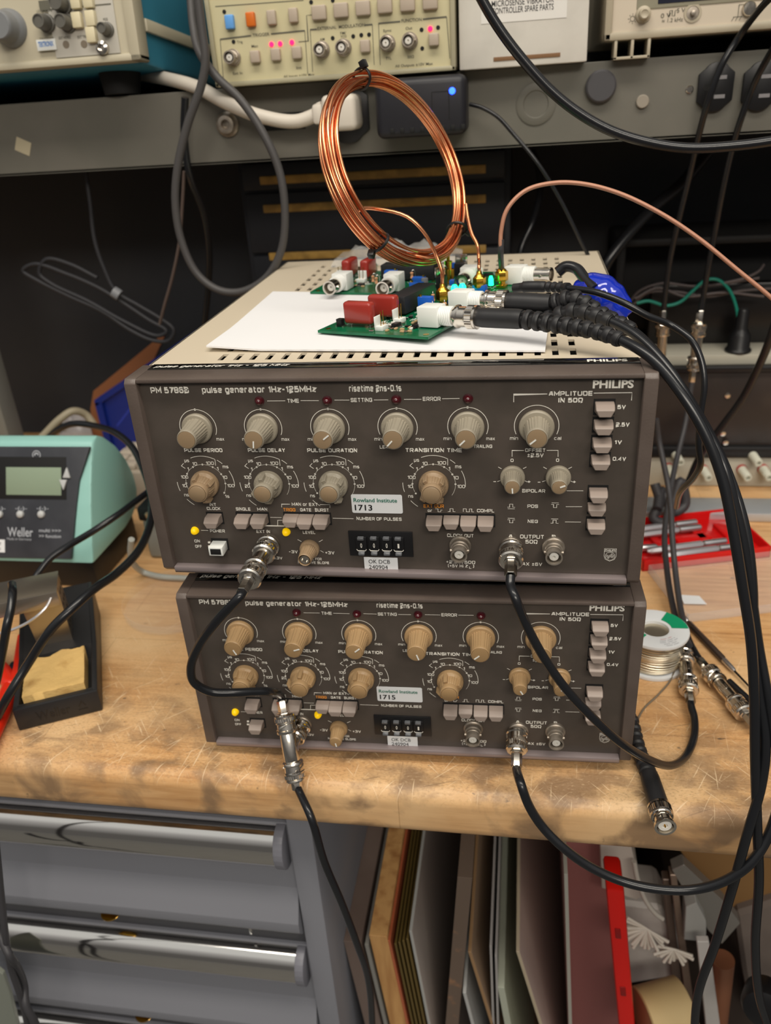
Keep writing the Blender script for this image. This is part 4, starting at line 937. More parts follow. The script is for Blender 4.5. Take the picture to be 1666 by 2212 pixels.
# white plug and cord
t = thing('power_cable', 'thick white power cord with moulded plug in the shelf outlet behind the copper coil', 'power cord')
m_wc = mat('cord_white', (206, 198, 186), .5)
P = [(-.0939,.345,.4054),(-.1193,.345,.399),(-.152,.345,.4052),(-.1815,.35,.417),(-.2086,.36,.4302),(-.2412,.38,.4388),(-.2888,.42,.4467)]
b = MB(); b.tube(spline(P, 8), .0058, 12, rf=lambda u: 1 if u > .18 else 1.0+.45*(u < .03)); b.build('cord', m_wc, t, ang=70)
p = (-.0808,.35,.4035); b = MB(); b.box(p[0]-.013, p[0]+.017, .332, .368, p[2]-.014, p[2]+.014, .005, 3); b.box(p[0]-.022, p[0]-.012, .336, .358, p[2]-.008, p[2]+.008, .003); b.build('plug_body', m_wc, t)
# black mains adapter with blue lamp
t = thing('mains_adapter', 'black mains adapter with a blue lamp plugged into the grey shelf rail', 'power adapter')
a_, c_ = (-.0468,.33,.4278), (.0293,.33,.3813)
xa, xb, za, zb2 = a_[0], c_[0], c_[2], (-.0469,.33,.4264)[2]
b = MB(); b.box(xa, xb, .330, YB-.0003, za, zb2, .006, 4); b.build('casing', mat('adapter_black', (30, 30, 36), .45), t)
b = MB()
for i in range(8): b.box(xa+.012+.0085*i, xa+.0155+.0085*i, .3294, .3302, za+.004, za+.008, .0003)
b.build('vent_slots', m_blackm, t)
b = MB(); b.ribbon([(xb-.028, za+.012), (xb-.028, zb2-.012), (xb-.014, zb2-.012), (xb-.014, za+.012)], .0005, Matrix(((1, 0, 0, 0), (0, 0, 1, .3296), (0, 1, 0, 0), (0, 0, 0, 1)))); b.build('moulded_outline', m_blackm, t, smooth=False)
p = (.0181,.33,.4143); b = MB(); b.lathe([(.0026, 0), (.0024, .0008), (0, .0012)], ax((p[0], .330, p[2]), (0, -1, 0)), 20); plab(b.build('blue_lamp', mat('led_blue', (30, 60, 255), .3, em=(20, 50, 255), es=14), t), 'glowing blue lamp')
cable('adapter_lead', 'thin black lead falling from the mains adapter behind the generator cover', [(.0314,.345,.4034),(.0412,.342,.4005),(.0546,.34,.3928),(.0682,.335,.379),(.0877,.33,.357),(.1077,.33,.327),(.1245,.33,.2962),(.1428,.34,.2623),(.1624,.35,.2222)], .0017, plain=True)

# ---------------------------------------------------------------- instruments on the shelf
m_hp = mat('panel_putty', (196, 188, 152), .45); m_hpf = mat('frame_putty', (168, 162, 136), .45); m_hpb = mat('button_stone', (176, 162, 146), .45)
m_legend = mat('legend_dark', (96, 94, 82), .6)
FY = .345
fg = thing('function_generator', 'putty coloured function generator with blue and orange buttons, standing behind the copper coil', 'function generator')
X0, X1, Z0, Z1 = -.1870, .0205, .4290, .569
b = MB()
b.box(X0, X1, FY+.004, FY+.255, Z0, Z1, .003); b.build('case', m_hpf, fg)
b = MB()
for q in ((X0, X0+.004, Z0, Z1), (X1-.004, X1, Z0, Z1), (X0, X1, Z0, Z0+.004), (X0, X1, Z1-.004, Z1)): b.box(q[0], q[1], FY-.003, FY+.006, q[2], q[3], .0012)
b.build('front_frame', m_hpf, fg)
b = MB(); b.box(X0+.003, X1-.003, FY, FY+.004, Z0+.003, Z1-.003); b.build('front_panel', m_hp, fg, smooth=False)
for x in (X0+.02, X1-.02):
    b = MB(); b.box(x-.01, x+.01, FY+.05, FY+.07, ZS-.0001, Z0+.002, .0002); b.build('foot', m_blackm, fg)
def key(par, p, w_, h_, m, d=.005, y=None, name='push_button'):
    b = MB(); y = FY if y is None else y; b.box(p[0]-w_/2, p[0]+w_/2, y-d, y+.0005, p[2]-h_/2, p[2]+h_/2, .0011, 3); return b.build(name, m, par)
for q, m in (((-.1669,.345,.4765), mat('key_blue', (98, 158, 222), .4)), ((-.1486,.345,.477), mat('key_orange', (206, 104, 30), .4)), ((-.1306,.345,.4771), m_hpb), ((-.112,.345,.4774), m_hpb)):
    plab(key(fg, q, .0075, .0105, m), 'blue push button' if 'blue' in m.name else 'orange push button') if m != m_hpb else key(fg, q, .0075, .0105, m)
for q in ((-.0902,.345,.4777), (-.0719,.345,.478), (-.0536,.345,.4781), (-.0357,.345,.4784), (-.0172,.345,.4784), (.0011,.345,.4784)): key(fg, q, .0120, .0105, m_hpb)
for q in ((-.1485,.345,.45), (-.1304,.345,.4504), (-.1121,.345,.4506), (-.0538,.345,.4514), (.0031,.345,.4522)): key(fg, q, .0082, .0092, m_hpb)
# hidden upper half of the panel: display and a row of keys above the frame edge
for q in ((-.1684,.345,.4507), (-.0908,.345,.4513), (-.0722,.345,.4517), (-.0353,.345,.4522), (-.0168,.345,.4526)):
    M = ax((q[0], FY, q[2]), (0, -1, 0)); j = bnc_jack_mb(M, .013).build('bnc_socket', m_nickel_dull, fg); bnc_insul_mb(M, .013).build('socket_insulator', m_insul, j)
for q in ((-.1666,.345,.4623), (-.0811,.345,.4591), (-.0637,.345,.4592), (-.0569,.345,.4596), (-.0504,.345,.4595), (-.0069,.345,.4599), (.0066,.345,.4605), (-.0069,.345,.4467), (-.0967,.345,.4856), (-.0786,.345,.4855), (-.1713,.345,.4843)):
    disc(fg, 'unlit_lamp', q, .0016, .0004, m_blackm, FY, 16, .0001)
for q in ((-.1338,.345,.4582), (-.1263,.345,.4581), (-.1161,.345,.4584), (.0002,.345,.4601)):
    plab(disc(fg, 'red_lamp', q, .0019, .0008, mat('led_red', (255, 40, 90), .3, em=(255, 10, 60), es=4), FY, 16, .0002), 'lit red lamp')
LM = Matrix(((1, 0, 0, 0), (0, 0, 1, FY-.0003), (0, 1, 0, 0), (0, 0, 0, 1)))
b = MB()
def hl(*qs, w_=.0007): b.ribbon([(q[0], q[2]) for q in qs], w_, LM)
hl((-.178,.345,.4649), (-.1507,.345,.4657), w_=.0011); hl((-.1333,.345,.4657), (-.1042,.345,.4661), w_=.0011); hl((-.178,.345,.4649), (-.1799,.345,.4348), w_=.0005); hl((-.1042,.345,.4661), (-.105,.345,.4348), w_=.0005)
hl((-.0995,.345,.4664), (-.0938,.345,.4663), w_=.0011); hl((-.0534,.345,.4664), (-.0472,.345,.4665), w_=.0011); hl((-.0995,.345,.4664), (-.1006,.345,.4358), w_=.0005); hl((-.0472,.345,.4665), (-.0476,.345,.4373), w_=.0005)
hl((-.042,.345,.4668), (-.0241,.345,.4669), w_=.0011); hl((-.0056,.345,.4671), (.0137,.345,.4675), w_=.0011); hl((-.042,.345,.4668), (-.0425,.345,.437), w_=.0005); hl((.0137,.345,.4675), (.0156,.345,.438), w_=.0005)
hl((-.1104,.345,.4585), (-.102,.345,.4585), (-.1015,.345,.4767), (-.097,.345,.4768), w_=.0005); hl((-.1785,.345,.4886), (-.1028,.345,.4875), w_=.0005)
def ht(s, q, wd, h): b.text(s, LM @ T(q[0], q[2], 0), wd, h, .01)
ht('TRIGGER', (-.1419,.345,.4658), .0145, .0022); ht('EXTERNAL  MODULATION', (-.0733,.345,.4667), .0400, .0022); ht('FUNCTION', (-.0148,.345,.4672), .0165, .0022)
ht('Man', (-.1486,.345,.458), .0055, .0020); ht('Trig', (-.1612,.345,.4619), .0050, .0018); ht('Ext In', (-.1664,.345,.439), .0085, .0020); ht('Int', (-.1121,.345,.4396), .0045, .002); ht('AM', (-.09,.345,.4589), .004, .0018); ht('FM/', (-.0719,.345,.4622), .005, .0018); ht('VCO', (-.0718,.345,.4598), .005, .0018)
ht('Sync', (-.0351,.345,.4614), .0070, .0019); ht('Out', (-.0172,.345,.4618), .0055, .0019); ht('50Ω', (-.0167,.345,.4413), .0055, .0019); ht('TTL', (-.0352,.345,.4414), .0050, .0019)
ht('All Inputs ±10V Max', (-.1129,.345,.4338), .0270, .0019); ht('All Outputs ±10V Max', (-.0143,.345,.4354), .0315, .0019)
b.build('legend', m_legend, fg, smooth=False)

# oscilloscope at the left end, front raised
sc_ = thing('oscilloscope', 'oscilloscope with cream front and blue case, at the left end of the shelf', 'oscilloscope', (-.2445, .330, .4535), 0, rx=R(-5))
m_sc = mat('scope_cream', (186, 178, 156), .45); m_scb = mat('scope_blue', (52, 122, 148), .5)
b = MB(); b.box(-.34, -.003, .012, .275, -.002, .17, .004); b.build('case', m_scb, sc_)
b = MB()
for q in ((-.345, 0, 0, .006), (-.010, 0, 0, .175), (-.345, -.33, 0, .175)): b.box(q[0], q[1], -.002, .018, q[2], q[3], .0018)
b.build('front_frame', m_sc, sc_)
b = MB(); b.box(-.33, -.008, .001, .012, .004, .17); b.build('front_panel', m_sc, sc_, smooth=False)
b = MB(); b.box(-.077, -.018, -.0008, .002, .0065, .17, .0003); b.build('plug_in_panel', mat('scope_plugin', (196, 192, 182), .4), sc_)
b = MB(); b.box(-.003, .0005, .02, .270, .024, .034, .001); b.build('side_strip', m_sc, sc_)
for x, y in ((-.045, .05), (-.045, .25), (-.30, .05), (-.30, .25)):
    b = MB(); b.lathe([(.016, -.020 if y < .1 else -.004), (.019, -.001), (.019, .004)], T(x, y, 0), 20); plab(b.build('foot', m_blackm, sc_), 'black rubber foot')
def sl(u, v):
    return None
def spos(q): return (q[0]+.2445, q[2]-.4535)
def skn(q, r, L, m, nm='control_knob', fl=True):
    x, z = spos(q); M = ax((x, -.0008, z), (0, -1, 0)); b = MB(); n = 60
    b.lathe([(r*1.15, 0), (r*1.2, .001), (r*1.15, .0025), (r, .003), (r*.9, L-.001), (r*.82, L), (r*.7, L), (r*.68, L-.001), (0, L-.001)], M, n, (lambda a, i: 1-.05*(round(a/(2*math.pi)*n) % 2) if 3 <= i <= 4 else 1) if fl else None); return b.build(nm, m, sc_)
m_kg = mat('scope_knob_grey', (94, 92, 86), .4)
skn((-.3239,.33,.486), .0062, .015, m_kg); skn((-.3047,.33,.4847), .0062, .015, m_kg); skn((-.2703,.33,.4775), .0048, .013, m_kg); skn((-.3065,.33,.4987), .007, .014, m_kg)
x, z = spos((-.3594,.33,.4851)); b = MB(); b.lathe([(.0150, 0), (.0145, .004), (.0128, .006)]+[(.0128-.0006*(k % 2)-.0002*k, .006+.0018*k) for k in range(1, 8)]+[(.0100, .0195), (0, .0195)], ax((x, .001, z), (0, -1, 0)), 40); b.build('large_knob', mat('scope_knob_big', (120, 122, 124), .4), sc_)
for q in ((-.2951,.33,.486), (-.2828,.33,.4864), (-.2845,.33,.4745), (-.2936,.33,.4998), (-.2824,.33,.4996)):
    x, z = spos(q); b = MB(); b.box(x-.0042, x+.0042, -.006, 0, z-.0058, z+.0058, .0008); b.build('push_button', mat('scope_button', (212, 202, 170), .4), sc_)
x, z = spos((-.2768,.33,.4644)); b = MB(); b.lathe([(.0052, 0), (.0055, .001), (.0052, .004), (.0030, .005), (.0030, .002), (0, .002)], ax((x, -.0008, z), (0, -1, 0)), 24); b.build('socket', m_nickel, sc_)
for q in ((-.3104,.33,.4695), (-.294,.33,.4687)):
    x, z = spos(q); b = MB(); b.lathe([(.0030, 0), (.0028, .0004), (0, .0004)], ax((x, -.0008, z), (0, -1, 0)), 20); b.build('test_point', mat('scope_test', (140, 128, 112), .4, .4), sc_)
x, z = spos((-.3278,.33,.4703)); b = MB(); b.box(x-.0088, x+.0088, -.0024, -.0006, z-.0042, z+.0042, .0003); k = b.build('maker_badge', m_white, sc_)
SM = lambda x, z, y=-.0026: Matrix(((1, 0, 0, x), (0, 0, 1, y), (0, 1, 0, z), (0, 0, 0, 1)))
b = MB(); b.text('TEKTRONIX', SM(x, z+.0006), .0140, .0036, .02); b.build('badge_lettering', mat('ink_blue', (40, 120, 200), .5), k, smooth=False)
b = MB()
for s, q, wd in (('TRIGGER', (-.3269,.33,.475), .0135), ('EXT HORIZ', (-.3103,.33,.4746), .011), ('EXT TRIG', (-.2939,.33,.4741), .0095), ('LEVEL SLOPE', (-.3247,.33,.4954), .014), ('HOLDOFF', (-.3073,.33,.4925), .010), ('POS', (-.271,.33,.4853), .004)):
    x, z = spos(q); b.text(s, SM(x, z, -.0011), wd, .0019, .01)
x, z = spos((-.2913,.33,.496)); b.box(x-.028, x+.027, -.0012, -.0007, z-.0004, z+.0004)
x, z = spos((-.3236,.33,.4993)); b.box(x-.0048, x+.0048, -.0012, -.0007, z-.0035, z+.0035)
b.build('legend', m_legend, sc_, smooth=False)

# white carton
bx = thing('cardboard_box', 'white cardboard box of spare parts between the two instruments on the shelf', 'box', (.0230, .350, .4288), R(3))
b = MB(); b.box(0, .1035, 0, .07, 0, .15, .0012); b.build('carton', mat('card_white', (204, 200, 192), .7, c2=(212, 208, 200), sc=30, bump=.3, bsc=90), bx)
b = MB(); b.box(.028, .082, -.0006, .0003, .0048, .0078, .0002); plab(b.build('torn_edge', mat('card_brown', (122, 90, 62), .8), bx), 'brown torn strip along the bottom fold')
b = MB(); b.box(.018, .086, -.0004, .0002, .032, .0795); k = b.build('address_label', mat('label_offwhite', (216, 213, 208), .6), bx, smooth=False)
b = MB(); b.text('MICROSENSE VIBRATOR', SM(.0510, .0452, -.0006), .0490, .0040, .004); b.text('CONTROLLER SPARE PARTS', SM(.0510, .0402, -.0006), .0490, .0040, .004); b.build('label_text', m_ink, k, smooth=False)

# instrument at the right end
X0, X1, Z0, FY2 = (.1392,.36,.4404)[0], .42, .4420, .36
mm_ = thing('bench_meter', 'cream bench instrument with square wave output socket, at the right end of the shelf', 'instrument')
m_me = mat('meter_cream', (196, 184, 166), .45); m_mef = mat('meter_frame', (172, 162, 142), .45)
b = MB(); b.box(X0, X1, FY2+.004, FY2+.25, Z0, .60, .003); b.build('case', m_mef, mm_)
b = MB()
for q in ((X0, X0+.006, Z0, .60), (X0, X1, Z0, Z0+.006), (X1-.006, X1, Z0, .60)): b.box(q[0], q[1], FY2-.003, FY2+.006, q[2], q[3], .0015)
b.build('front_frame', m_mef, mm_)
b = MB(); b.box(X0+.005, X1-.005, FY2, FY2+.005, Z0+.005, .598); b.build('front_panel', m_me, mm_, smooth=False)
b = MB(); za = (.2071,.36,.462)[2]; b.box(X0+.024, X1-.02, FY2-.001, FY2+.002, za, za+.08, .0012); b.build('display_bezel', mat('meter_bezel', (150, 146, 128), .4), mm_)
b = MB(); b.box(X0+.040, X1-.03, FY2-.0016, FY2, za+.003, za+.075, .0006); b.build('display', mat('meter_display', (44, 46, 60), .15), mm_)
p = (.1688,.36,.4589); b = MB(); b.lathe([(.0060, 0), (.0058, .003), (.0042, .004), (.0038, .009), (.0030, .0096), (.0020, .009), (0, .009)], ax((p[0], FY2, p[2]), (0, -1, 0)), 24); b.build('control_knob', m_mef, mm_)
p = (.2066,.36,.4571); b = MB(); b.lathe([(.0068, 0), (.0066, .0008), (.0048, .0008), (.0046, -.002)], ax((p[0], FY2, p[2]), (0, -1, 0)), 28); b.build('output_socket', m_mef, mm_); b = MB(); b.lathe([(.0046, 0), (.0046, .0004), (.0020, .0006), (.0018, .004), (0, .0046)], ax((p[0], FY2, p[2]), (0, -1, 0)), 24); b.build('socket_pin', m_nickel_dull, mm_)
p = (.2483,.36,.4569); b = MB(); b.lathe([(.0052, 0), (.0052, .003), (.0045, .004), (0, .0042)], ax((p[0], FY2, p[2]), (0, -1, 0)), 20); b.build('earth_screw', m_nickel, mm_)
b = MB(); q = (.1863,.36,.457); r_ = (.1945,.36,.4599); s_ = (.2025,.36,.4593)
b.text('0 V', SM(q[0], q[2], FY2-.0004), .0078, .0030, .004); b.text('5 V', SM((.1965,.36,.4603)[0]+.001, (.1966,.36,.4597)[2], FY2-.0004), .0062, .0028, .004)
q = (.1916,.36,.4535); b.text('≈ 1.2 kHz', SM(q[0], q[2], FY2-.0004), .0160, .0026, .004)
q = (.1918,.36,.4582); b.ribbon([(q[0]-.004, q[2]-.0018), (q[0]-.0028, q[2]-.0018), (q[0]-.0028, q[2]+.0018), (q[0]-.0008, q[2]+.0018), (q[0]-.0008, q[2]-.0018), (q[0]+.0012, q[2]-.0018), (q[0]+.0012, q[2]+.0018), (q[0]+.0028, q[2]+.0018)], .0004, SM(0, 0, FY2-.0004))
q = (.2408,.36,.4522); b.ribbon([(q[0]+.006, q[2]+.008), (q[0], q[2]+.008), (q[0], q[2])], .0004, SM(0, 0, FY2-.0004)); b.ribbon([(q[0]-.0035, q[2]), (q[0]+.0035, q[2])], .0004, SM(0, 0, FY2-.0004))
for k in (-1, 0, 1): b.ribbon([(q[0]+k*.0028, q[2]), (q[0]+k*.0028-.0016, q[2]-.0026)], .0004, SM(0, 0, FY2-.0004))
q = (.1608,.36,.4566); b.ribbon(arc(q[0], q[2], .0018, 0, 360, 16), .0004, SM(0, 0, FY2-.0004))
for k in range(8): b.ribbon([(q[0]+.0026*math.cos(k*.785), q[2]+.0026*math.sin(k*.785)), (q[0]+.0036*math.cos(k*.785), q[2]+.0036*math.sin(k*.785))], .0004, SM(0, 0, FY2-.0004))
b.build('legend', m_legend, mm_, smooth=False)
p = (.1619,.36,.4373)
b = MB()
for dx in (-.013, 0, .013): b.box(p[0]+dx-.0012, p[0]+dx+.0012, FY2-.002, FY2+.02, ZS, Z0+.002, .0004)
b.box(p[0]-.0142, p[0]+.0142, FY2-.002, FY2+.02, ZS-.0001, ZS+.002, .0004); b.build('tilt_foot', m_mef, mm_)
b = MB(); b.box(X1-.06, X1-.03, FY2+.2, FY2+.22, ZS, Z0+.002); b.build('foot', m_blackm, mm_)

# ---------------------------------------------------------------- under the shelf: small-parts cabinet and hanging cords
m_cab = mat('cabinet_black', (34, 36, 42), .5); m_brass = mat('label_brass', (196, 156, 80), .5, c2=(160, 126, 64), sc=60)
cb = thing('small_parts_cabinet', 'black metal drawer cabinet with long brass label strips, behind the copper coil', 'cabinet')
b = MB(); b.box(-.232, .064, .505, .6115, .0005, .36, .002); b.build('body', m_cab, cb)
for i, (z0, z1) in enumerate(((.330, .357), (.264, .327), (.198, .261), (.132, .195), (.066, .129), (.004, .063))):
    b = MB(); b.box(-.226, .058, .4985, .5055, z0, z1, .0015); d = b.build('drawer', m_cab, cb)
    zz = (.3400, .3110, .2600, .187, .121, .055)[i]
    b = MB(); b.box(-.206, .038, .4972, .4990, zz-.0042, zz+.0042, .0008); plab(b.build('label_strip', m_brass, d), 'brass coloured label strip')
cable('grey_cable', 'thick grey cable hanging in a long loop left of the function generator', [(-.1815,.315,.5003),(-.1822,.315,.4719),(-.183,.315,.449),(-.1891,.315,.4325),(-.2073,.315,.4022),(-.2222,.315,.37),(-.2301,.315,.3398),(-.2303,.315,.308),(-.2208,.315,.2788),(-.2031,.315,.2634),(-.181,.315,.2607),(-.1548,.315,.2725),(-.1373,.315,.2965),(-.13,.315,.3278),(-.1308,.315,.3618),(-.1409,.315,.3914),(-.1583,.318,.4186),(-.1778,.322,.437),(-.1928,.33,.4568),(-.1983,.34,.4744),(-.2035,.36,.506)], .0036, mat('cable_grey', (70, 68, 68), .5), plain=True, sp=8)
cable('dark_cable', 'dark cord hanging behind the grey cable loop in the shadow under the shelf', [(-.219,.35,.4236),(-.2273,.355,.3941),(-.2303,.36,.3587),(-.2301,.38,.3234),(-.2381,.4,.2854),(-.2533,.42,.2443),(-.2753,.44,.1893)], .0034, plain=True)
cable('thin_cord', 'thin brownish cord hanging inside the grey loop under the shelf', [(-.235,.36,.363),(-.2441,.365,.3343),(-.2554,.37,.3),(-.2721,.375,.2638),(-.2883,.38,.235),(-.2996,.385,.2147)], .0016, mat('cord_brown', (90, 76, 70), .6), plain=True)
b = MB()
t = thing('cord_bundle', 'tied bundle of dark cord hanging in the shadow left of the generators', 'cord bundle')
P = [(-.354,.4,.3653),(-.3565,.4,.3349),(-.3603,.4,.299),(-.3566,.4,.2708),(-.349,.4,.2475),(-.3262,.4,.2312),(-.3031,.4,.2158),(-.2921,.4,.2046),(-.2996,.4,.1931),(-.3182,.4,.1934),(-.3424,.4,.2056),(-.3699,.4,.2264),(-.4034,.4,.2431),(-.4363,.4,.2612),(-.4496,.4,.2714),(-.4342,.4,.2781),(-.4024,.4,.2675),(-.3691,.4,.252),(-.3461,.4,.2367),(-.3188,.4,.2162),(-.3003,.4,.2032),(-.3119,.4,.1984),(-.3459,.4,.2143),(-.3832,.4,.2376),(-.4212,.4,.2574),(-.4316,.4,.2684),(-.4196,.4,.2824),(-.3946,.4,.2768),(-.3667,.4,.2616)]
b.tube(spline(P, 6), .0022, 8); b.build('cord', mat('cord_soft_black', (40, 40, 44), .6), t, ang=70)
b = MB(); p = (-.3475,.398,.245); b.lathe([(.0060, -.004), (.0062, 0), (.0060, .004)], ax(p, (.8, 0, -.6)), 16); b.build('twist_tie', m_grey, t)
cable('mains_lead', 'heavy black lead running down behind the brown coax', [(.2615,.52,.3422),(.2341,.5,.3148),(.206,.48,.2964),(.1786,.46,.2714),(.161,.45,.2489),(.1532,.45,.226)], .0060, m_cable, plain=True)
cable('mains_lead', 'black lead hanging behind the right side of the drawer cabinet', [(.0852,.5,.3549),(.0925,.49,.3357),(.0934,.48,.3146),(.0863,.46,.2907),(.0751,.45,.2656),(.0731,.44,.2491)], .0034, m_cable, plain=True)


# ---------------------------------------------------------------- electronics box at the right rear of the bench
eb = thing('electronics_box', 'dark brown electronics box with loose wires on top, behind the red screwdriver case', 'electronics box')
m_eb = mat('box_brown_black', (46, 40, 38), .35, c2=(58, 50, 46), sc=14); m_ledge = mat('ledge_cream', (176, 172, 158), .5)
EX0, EX1 = .212, .52
b = MB(); b.box(EX0, EX1, .452, .605, .040, .136, .002); b.build('front_panel', m_eb, eb)
b = MB(); b.box(EX0, EX1, .446, .456, .036, .050, .003); b.box(EX0, EX1, .447, .456, .134, .141, .002); b.build('edge_bars', m_black, eb)
b = MB(); b.box(EX0, EX1, .458, .52, .138, .150, .001); b.build('ledge', m_ledge, eb)
b = MB(); b.box(.176, EX1, .555, .60, .150, .262, .010, 3); b.box(.176, .186, .50, .60, .150, .262, .004); b.box(.176, EX1, .50, .60, .255, .264, .004); b.build('hood', m_blackm, eb)
b = MB(); b.box(.215, EX1, .50, .515, .150, .215, .002); b.build('inner_board', mat('inner_black', (26, 24, 24), .3), eb)
m_bolt = m_nickel
for q in ((.2956,.449,.1073), (.2956,.446,.065), (.2998,.446,.0542)):
    b = MB(); b.lathe([(.0030, 0), (.0028, .0016), (0, .0022)], ax((q[0], q[1]+.003, q[2]), (0, -1, 0)), 12); b.build('bolt', m_bolt, eb)
b = MB(); b.box(.222, EX1, .450, .475, .0008, .036, .001); b.build('terminal_board', m_ledge, eb)
for i, q in enumerate(((.2508,.435,.0383), (.2446,.435,.022), (.282,.435,.0201), (.3229,.435,.0205), (.3314,.435,.0383), (.3447,.435,.0212), (.3601,.435,.0225))):
    b = MB(); b.lathe([(.0050, -.016), (.0052, -.012), (.0046, -.010), (.0044, .0045), (.0040, .005), (.0022, .005), (.0021, .001), (0, .001)], ax(q, (.15, -1, -.12)), 20); k = b.build('terminal_post', mat('post_white', (206, 206, 190), .4), eb)
    b = MB(); b.lathe([(.0056, -.0155), (.0056, -.0125), (.0045, -.0125)], ax(q, (.15, -1, -.12)), 20); b.build('collar', mat('ring_red', (170, 60, 56), .5) if i not in (0, 4) else mat('ring_green', (20, 120, 90), .5), k)
m_wire = mat('wire_greyed', (96, 88, 88), .5)
tag(cable('loose_wire', 'green wire curling out of the plug over the dark electronics box', [(.1968,.47,.2036),(.2078,.47,.2057),(.227,.47,.2004),(.2406,.47,.2039),(.251,.47,.2141),(.2634,.47,.2255),(.2747,.47,.2257),(.2872,.47,.2155),(.2962,.47,.1986),(.3022,.47,.1767),(.3043,.47,.1683)], .0017, mat('wire_green', (20, 130, 112), .4), plain=True), cat='wire')
rn = random.Random(4)
for i, (pts_, lb) in enumerate((([(.1909,.5,.1916),(.2004,.49,.2111),(.2226,.485,.2203),(.2557,.485,.2164),(.2877,.485,.2184),(.3202,.49,.222)], 'grey loose wire, uppermost of those sagging over the dark electronics box'),
        ([(.1944,.49,.1964),(.2093,.485,.211),(.2367,.48,.2123),(.2697,.48,.2066),(.3025,.485,.2103),(.34,.49,.211)], 'grey loose wire in the middle of those over the dark electronics box'),
        ([(.1958,.48,.2062),(.2176,.48,.2167),(.2456,.475,.2084),(.282,.475,.2112),(.3248,.48,.2051)], 'grey loose wire, lowest of those over the dark electronics box'),
        ([(.2797,.47,.2218),(.3014,.47,.2267),(.3165,.48,.2312),(.3229,.49,.2351)], 'short grey wire end standing up at the right of the dark electronics box'))):
    tag(cable('loose_wire', lb, pts_, .0014, m_wire, plain=True), cat='wire')
t = thing('mains_plug', 'black mains plug standing on the cream ledge of the electronics box', 'plug')
p = V((.3054,.462,.1254)); p.z = .1502
b = MB(); b.lathe([(.0130, 0), (.0135, .002), (.0112, .005), (.0108, .018), (.0080, .022), (.0065, .025), (.0060, .043), (.0050, .045), (0, .045)], T(p.x-.001, .470, p.z), 28); b.build('plug_body', m_black, t)

# cables dropping from the top right in front of the electronics box, with couplers
def drop(label, path, couplers, tail, r=.0027):
    t = thing('coaxial_cable', label, 'cable')
    b = MB(); b.tube(spline(path, 9), r, 10); b.build('jacket', m_cable, t, ang=70)
    o, d = V(path[-1]), (V(couplers[1])-V(couplers[0])).normalized()
    bnc_plug(t, o+d*.026, -d, fl=.012, name='plug')
    barrel(t, o+d*.024, d, .022)
    if tail:
        e = bnc_plug(t, o+d*.042, d, fl=.012, name='plug')
        b = MB(); b.tube(spline([e-d*.002]+tail, 9), r, 10); b.build('jacket', m_cable2, t, ang=70)
    return t
drop('black cable with nickel coupler hanging from top right, left one of the similar pair', [(.2985,.28,.5334),(.275,.29,.4953),(.2584,.3,.4684),(.2495,.32,.4566),(.2423,.35,.4393),(.231,.35,.4195),(.2239,.352,.3936),(.2215,.365,.3656),(.2205,.38,.3353),(.2172,.39,.2994),(.2144,.4,.2609),(.2139,.405,.2296),(.2144,.408,.2101)], [(.2145,.408,.2087),(.2167,.41,.1591)], None)
drop('black cable with nickel coupler hanging from top right, right one of the similar pair', [(.3086,.26,.5147),(.2837,.27,.4767),(.2651,.29,.4477),(.2623,.33,.4264),(.2578,.352,.4048),(.2527,.36,.3781),(.2507,.37,.353),(.2495,.38,.3187),(.2496,.39,.286),(.2484,.395,.2522),(.2483,.4,.2254),(.2474,.4,.2112)], [(.2475,.4,.2099),(.2463,.395,.1585)], [(.2444,.39,.1266),(.241,.38,.1009),(.2334,.36,.0791),(.2247,.33,.0626),(.2173,.3,.0475),(.2117,.27,.0338),(.2101,.24,.0218),(.2089,.2,.0132),(.2088,.16,.0123),(.2123,.13,.0138)])
cable('black_cable', 'black cable sweeping from the right edge down behind the booted cables', [(.3074,.3,.3645),(.2977,.3,.3049),(.2912,.3,.2582),(.289,.31,.2133),(.2883,.33,.1784),(.284,.35,.1406),(.2732,.36,.1111),(.2632,.37,.085),(.2566,.38,.0602),(.2518,.38,.0418),(.2455,.37,.0333),(.2416,.36,.0195)], .0036, m_cable, plain=True)
cable('shelf_cable', 'long black cable sagging across the top right in front of the shelf', [(-.0101,.2,.5889),(.0096,.2,.5398),(.0284,.2,.5035),(.0489,.2,.4651),(.0616,.2,.4462),(.0768,.2,.4281),(.0938,.2,.4108),(.1125,.2,.3964),(.1343,.2,.3843),(.1589,.2,.3759),(.1832,.2,.3712),(.2097,.2,.3706),(.2439,.2,.3733),(.2869,.2,.3831),(.3364,.2,.4023),(.3798,.2,.4313)], .0034, m_cable, plain=True)
cable('black_cable', 'thin black cable dropping close behind the right side of the upper generator', [(.199,.3,.1393),(.2032,.3,.1189),(.2076,.29,.1002),(.212,.28,.0816),(.2127,.26,.0681),(.2117,.24,.0553),(.213,.22,.034),(.2118,.18,.0219),(.2096,.145,.023)], .0026, m_cable2, plain=True)
t = tag(cable('black_cable', 'dark knotted cord heaped beside the generator near the metal bar', [(.2141,.36,.0456),(.2187,.35,.0296),(.2127,.34,.0161),(.2257,.34,.0121),(.2312,.35,.0271),(.2387,.36,.0485),(.2448,.355,.0248),(.2333,.35,.0192),(.2217,.36,.0378),(.2154,.34,.0267)], .0050, m_cable2, plain=True), cat='cord')

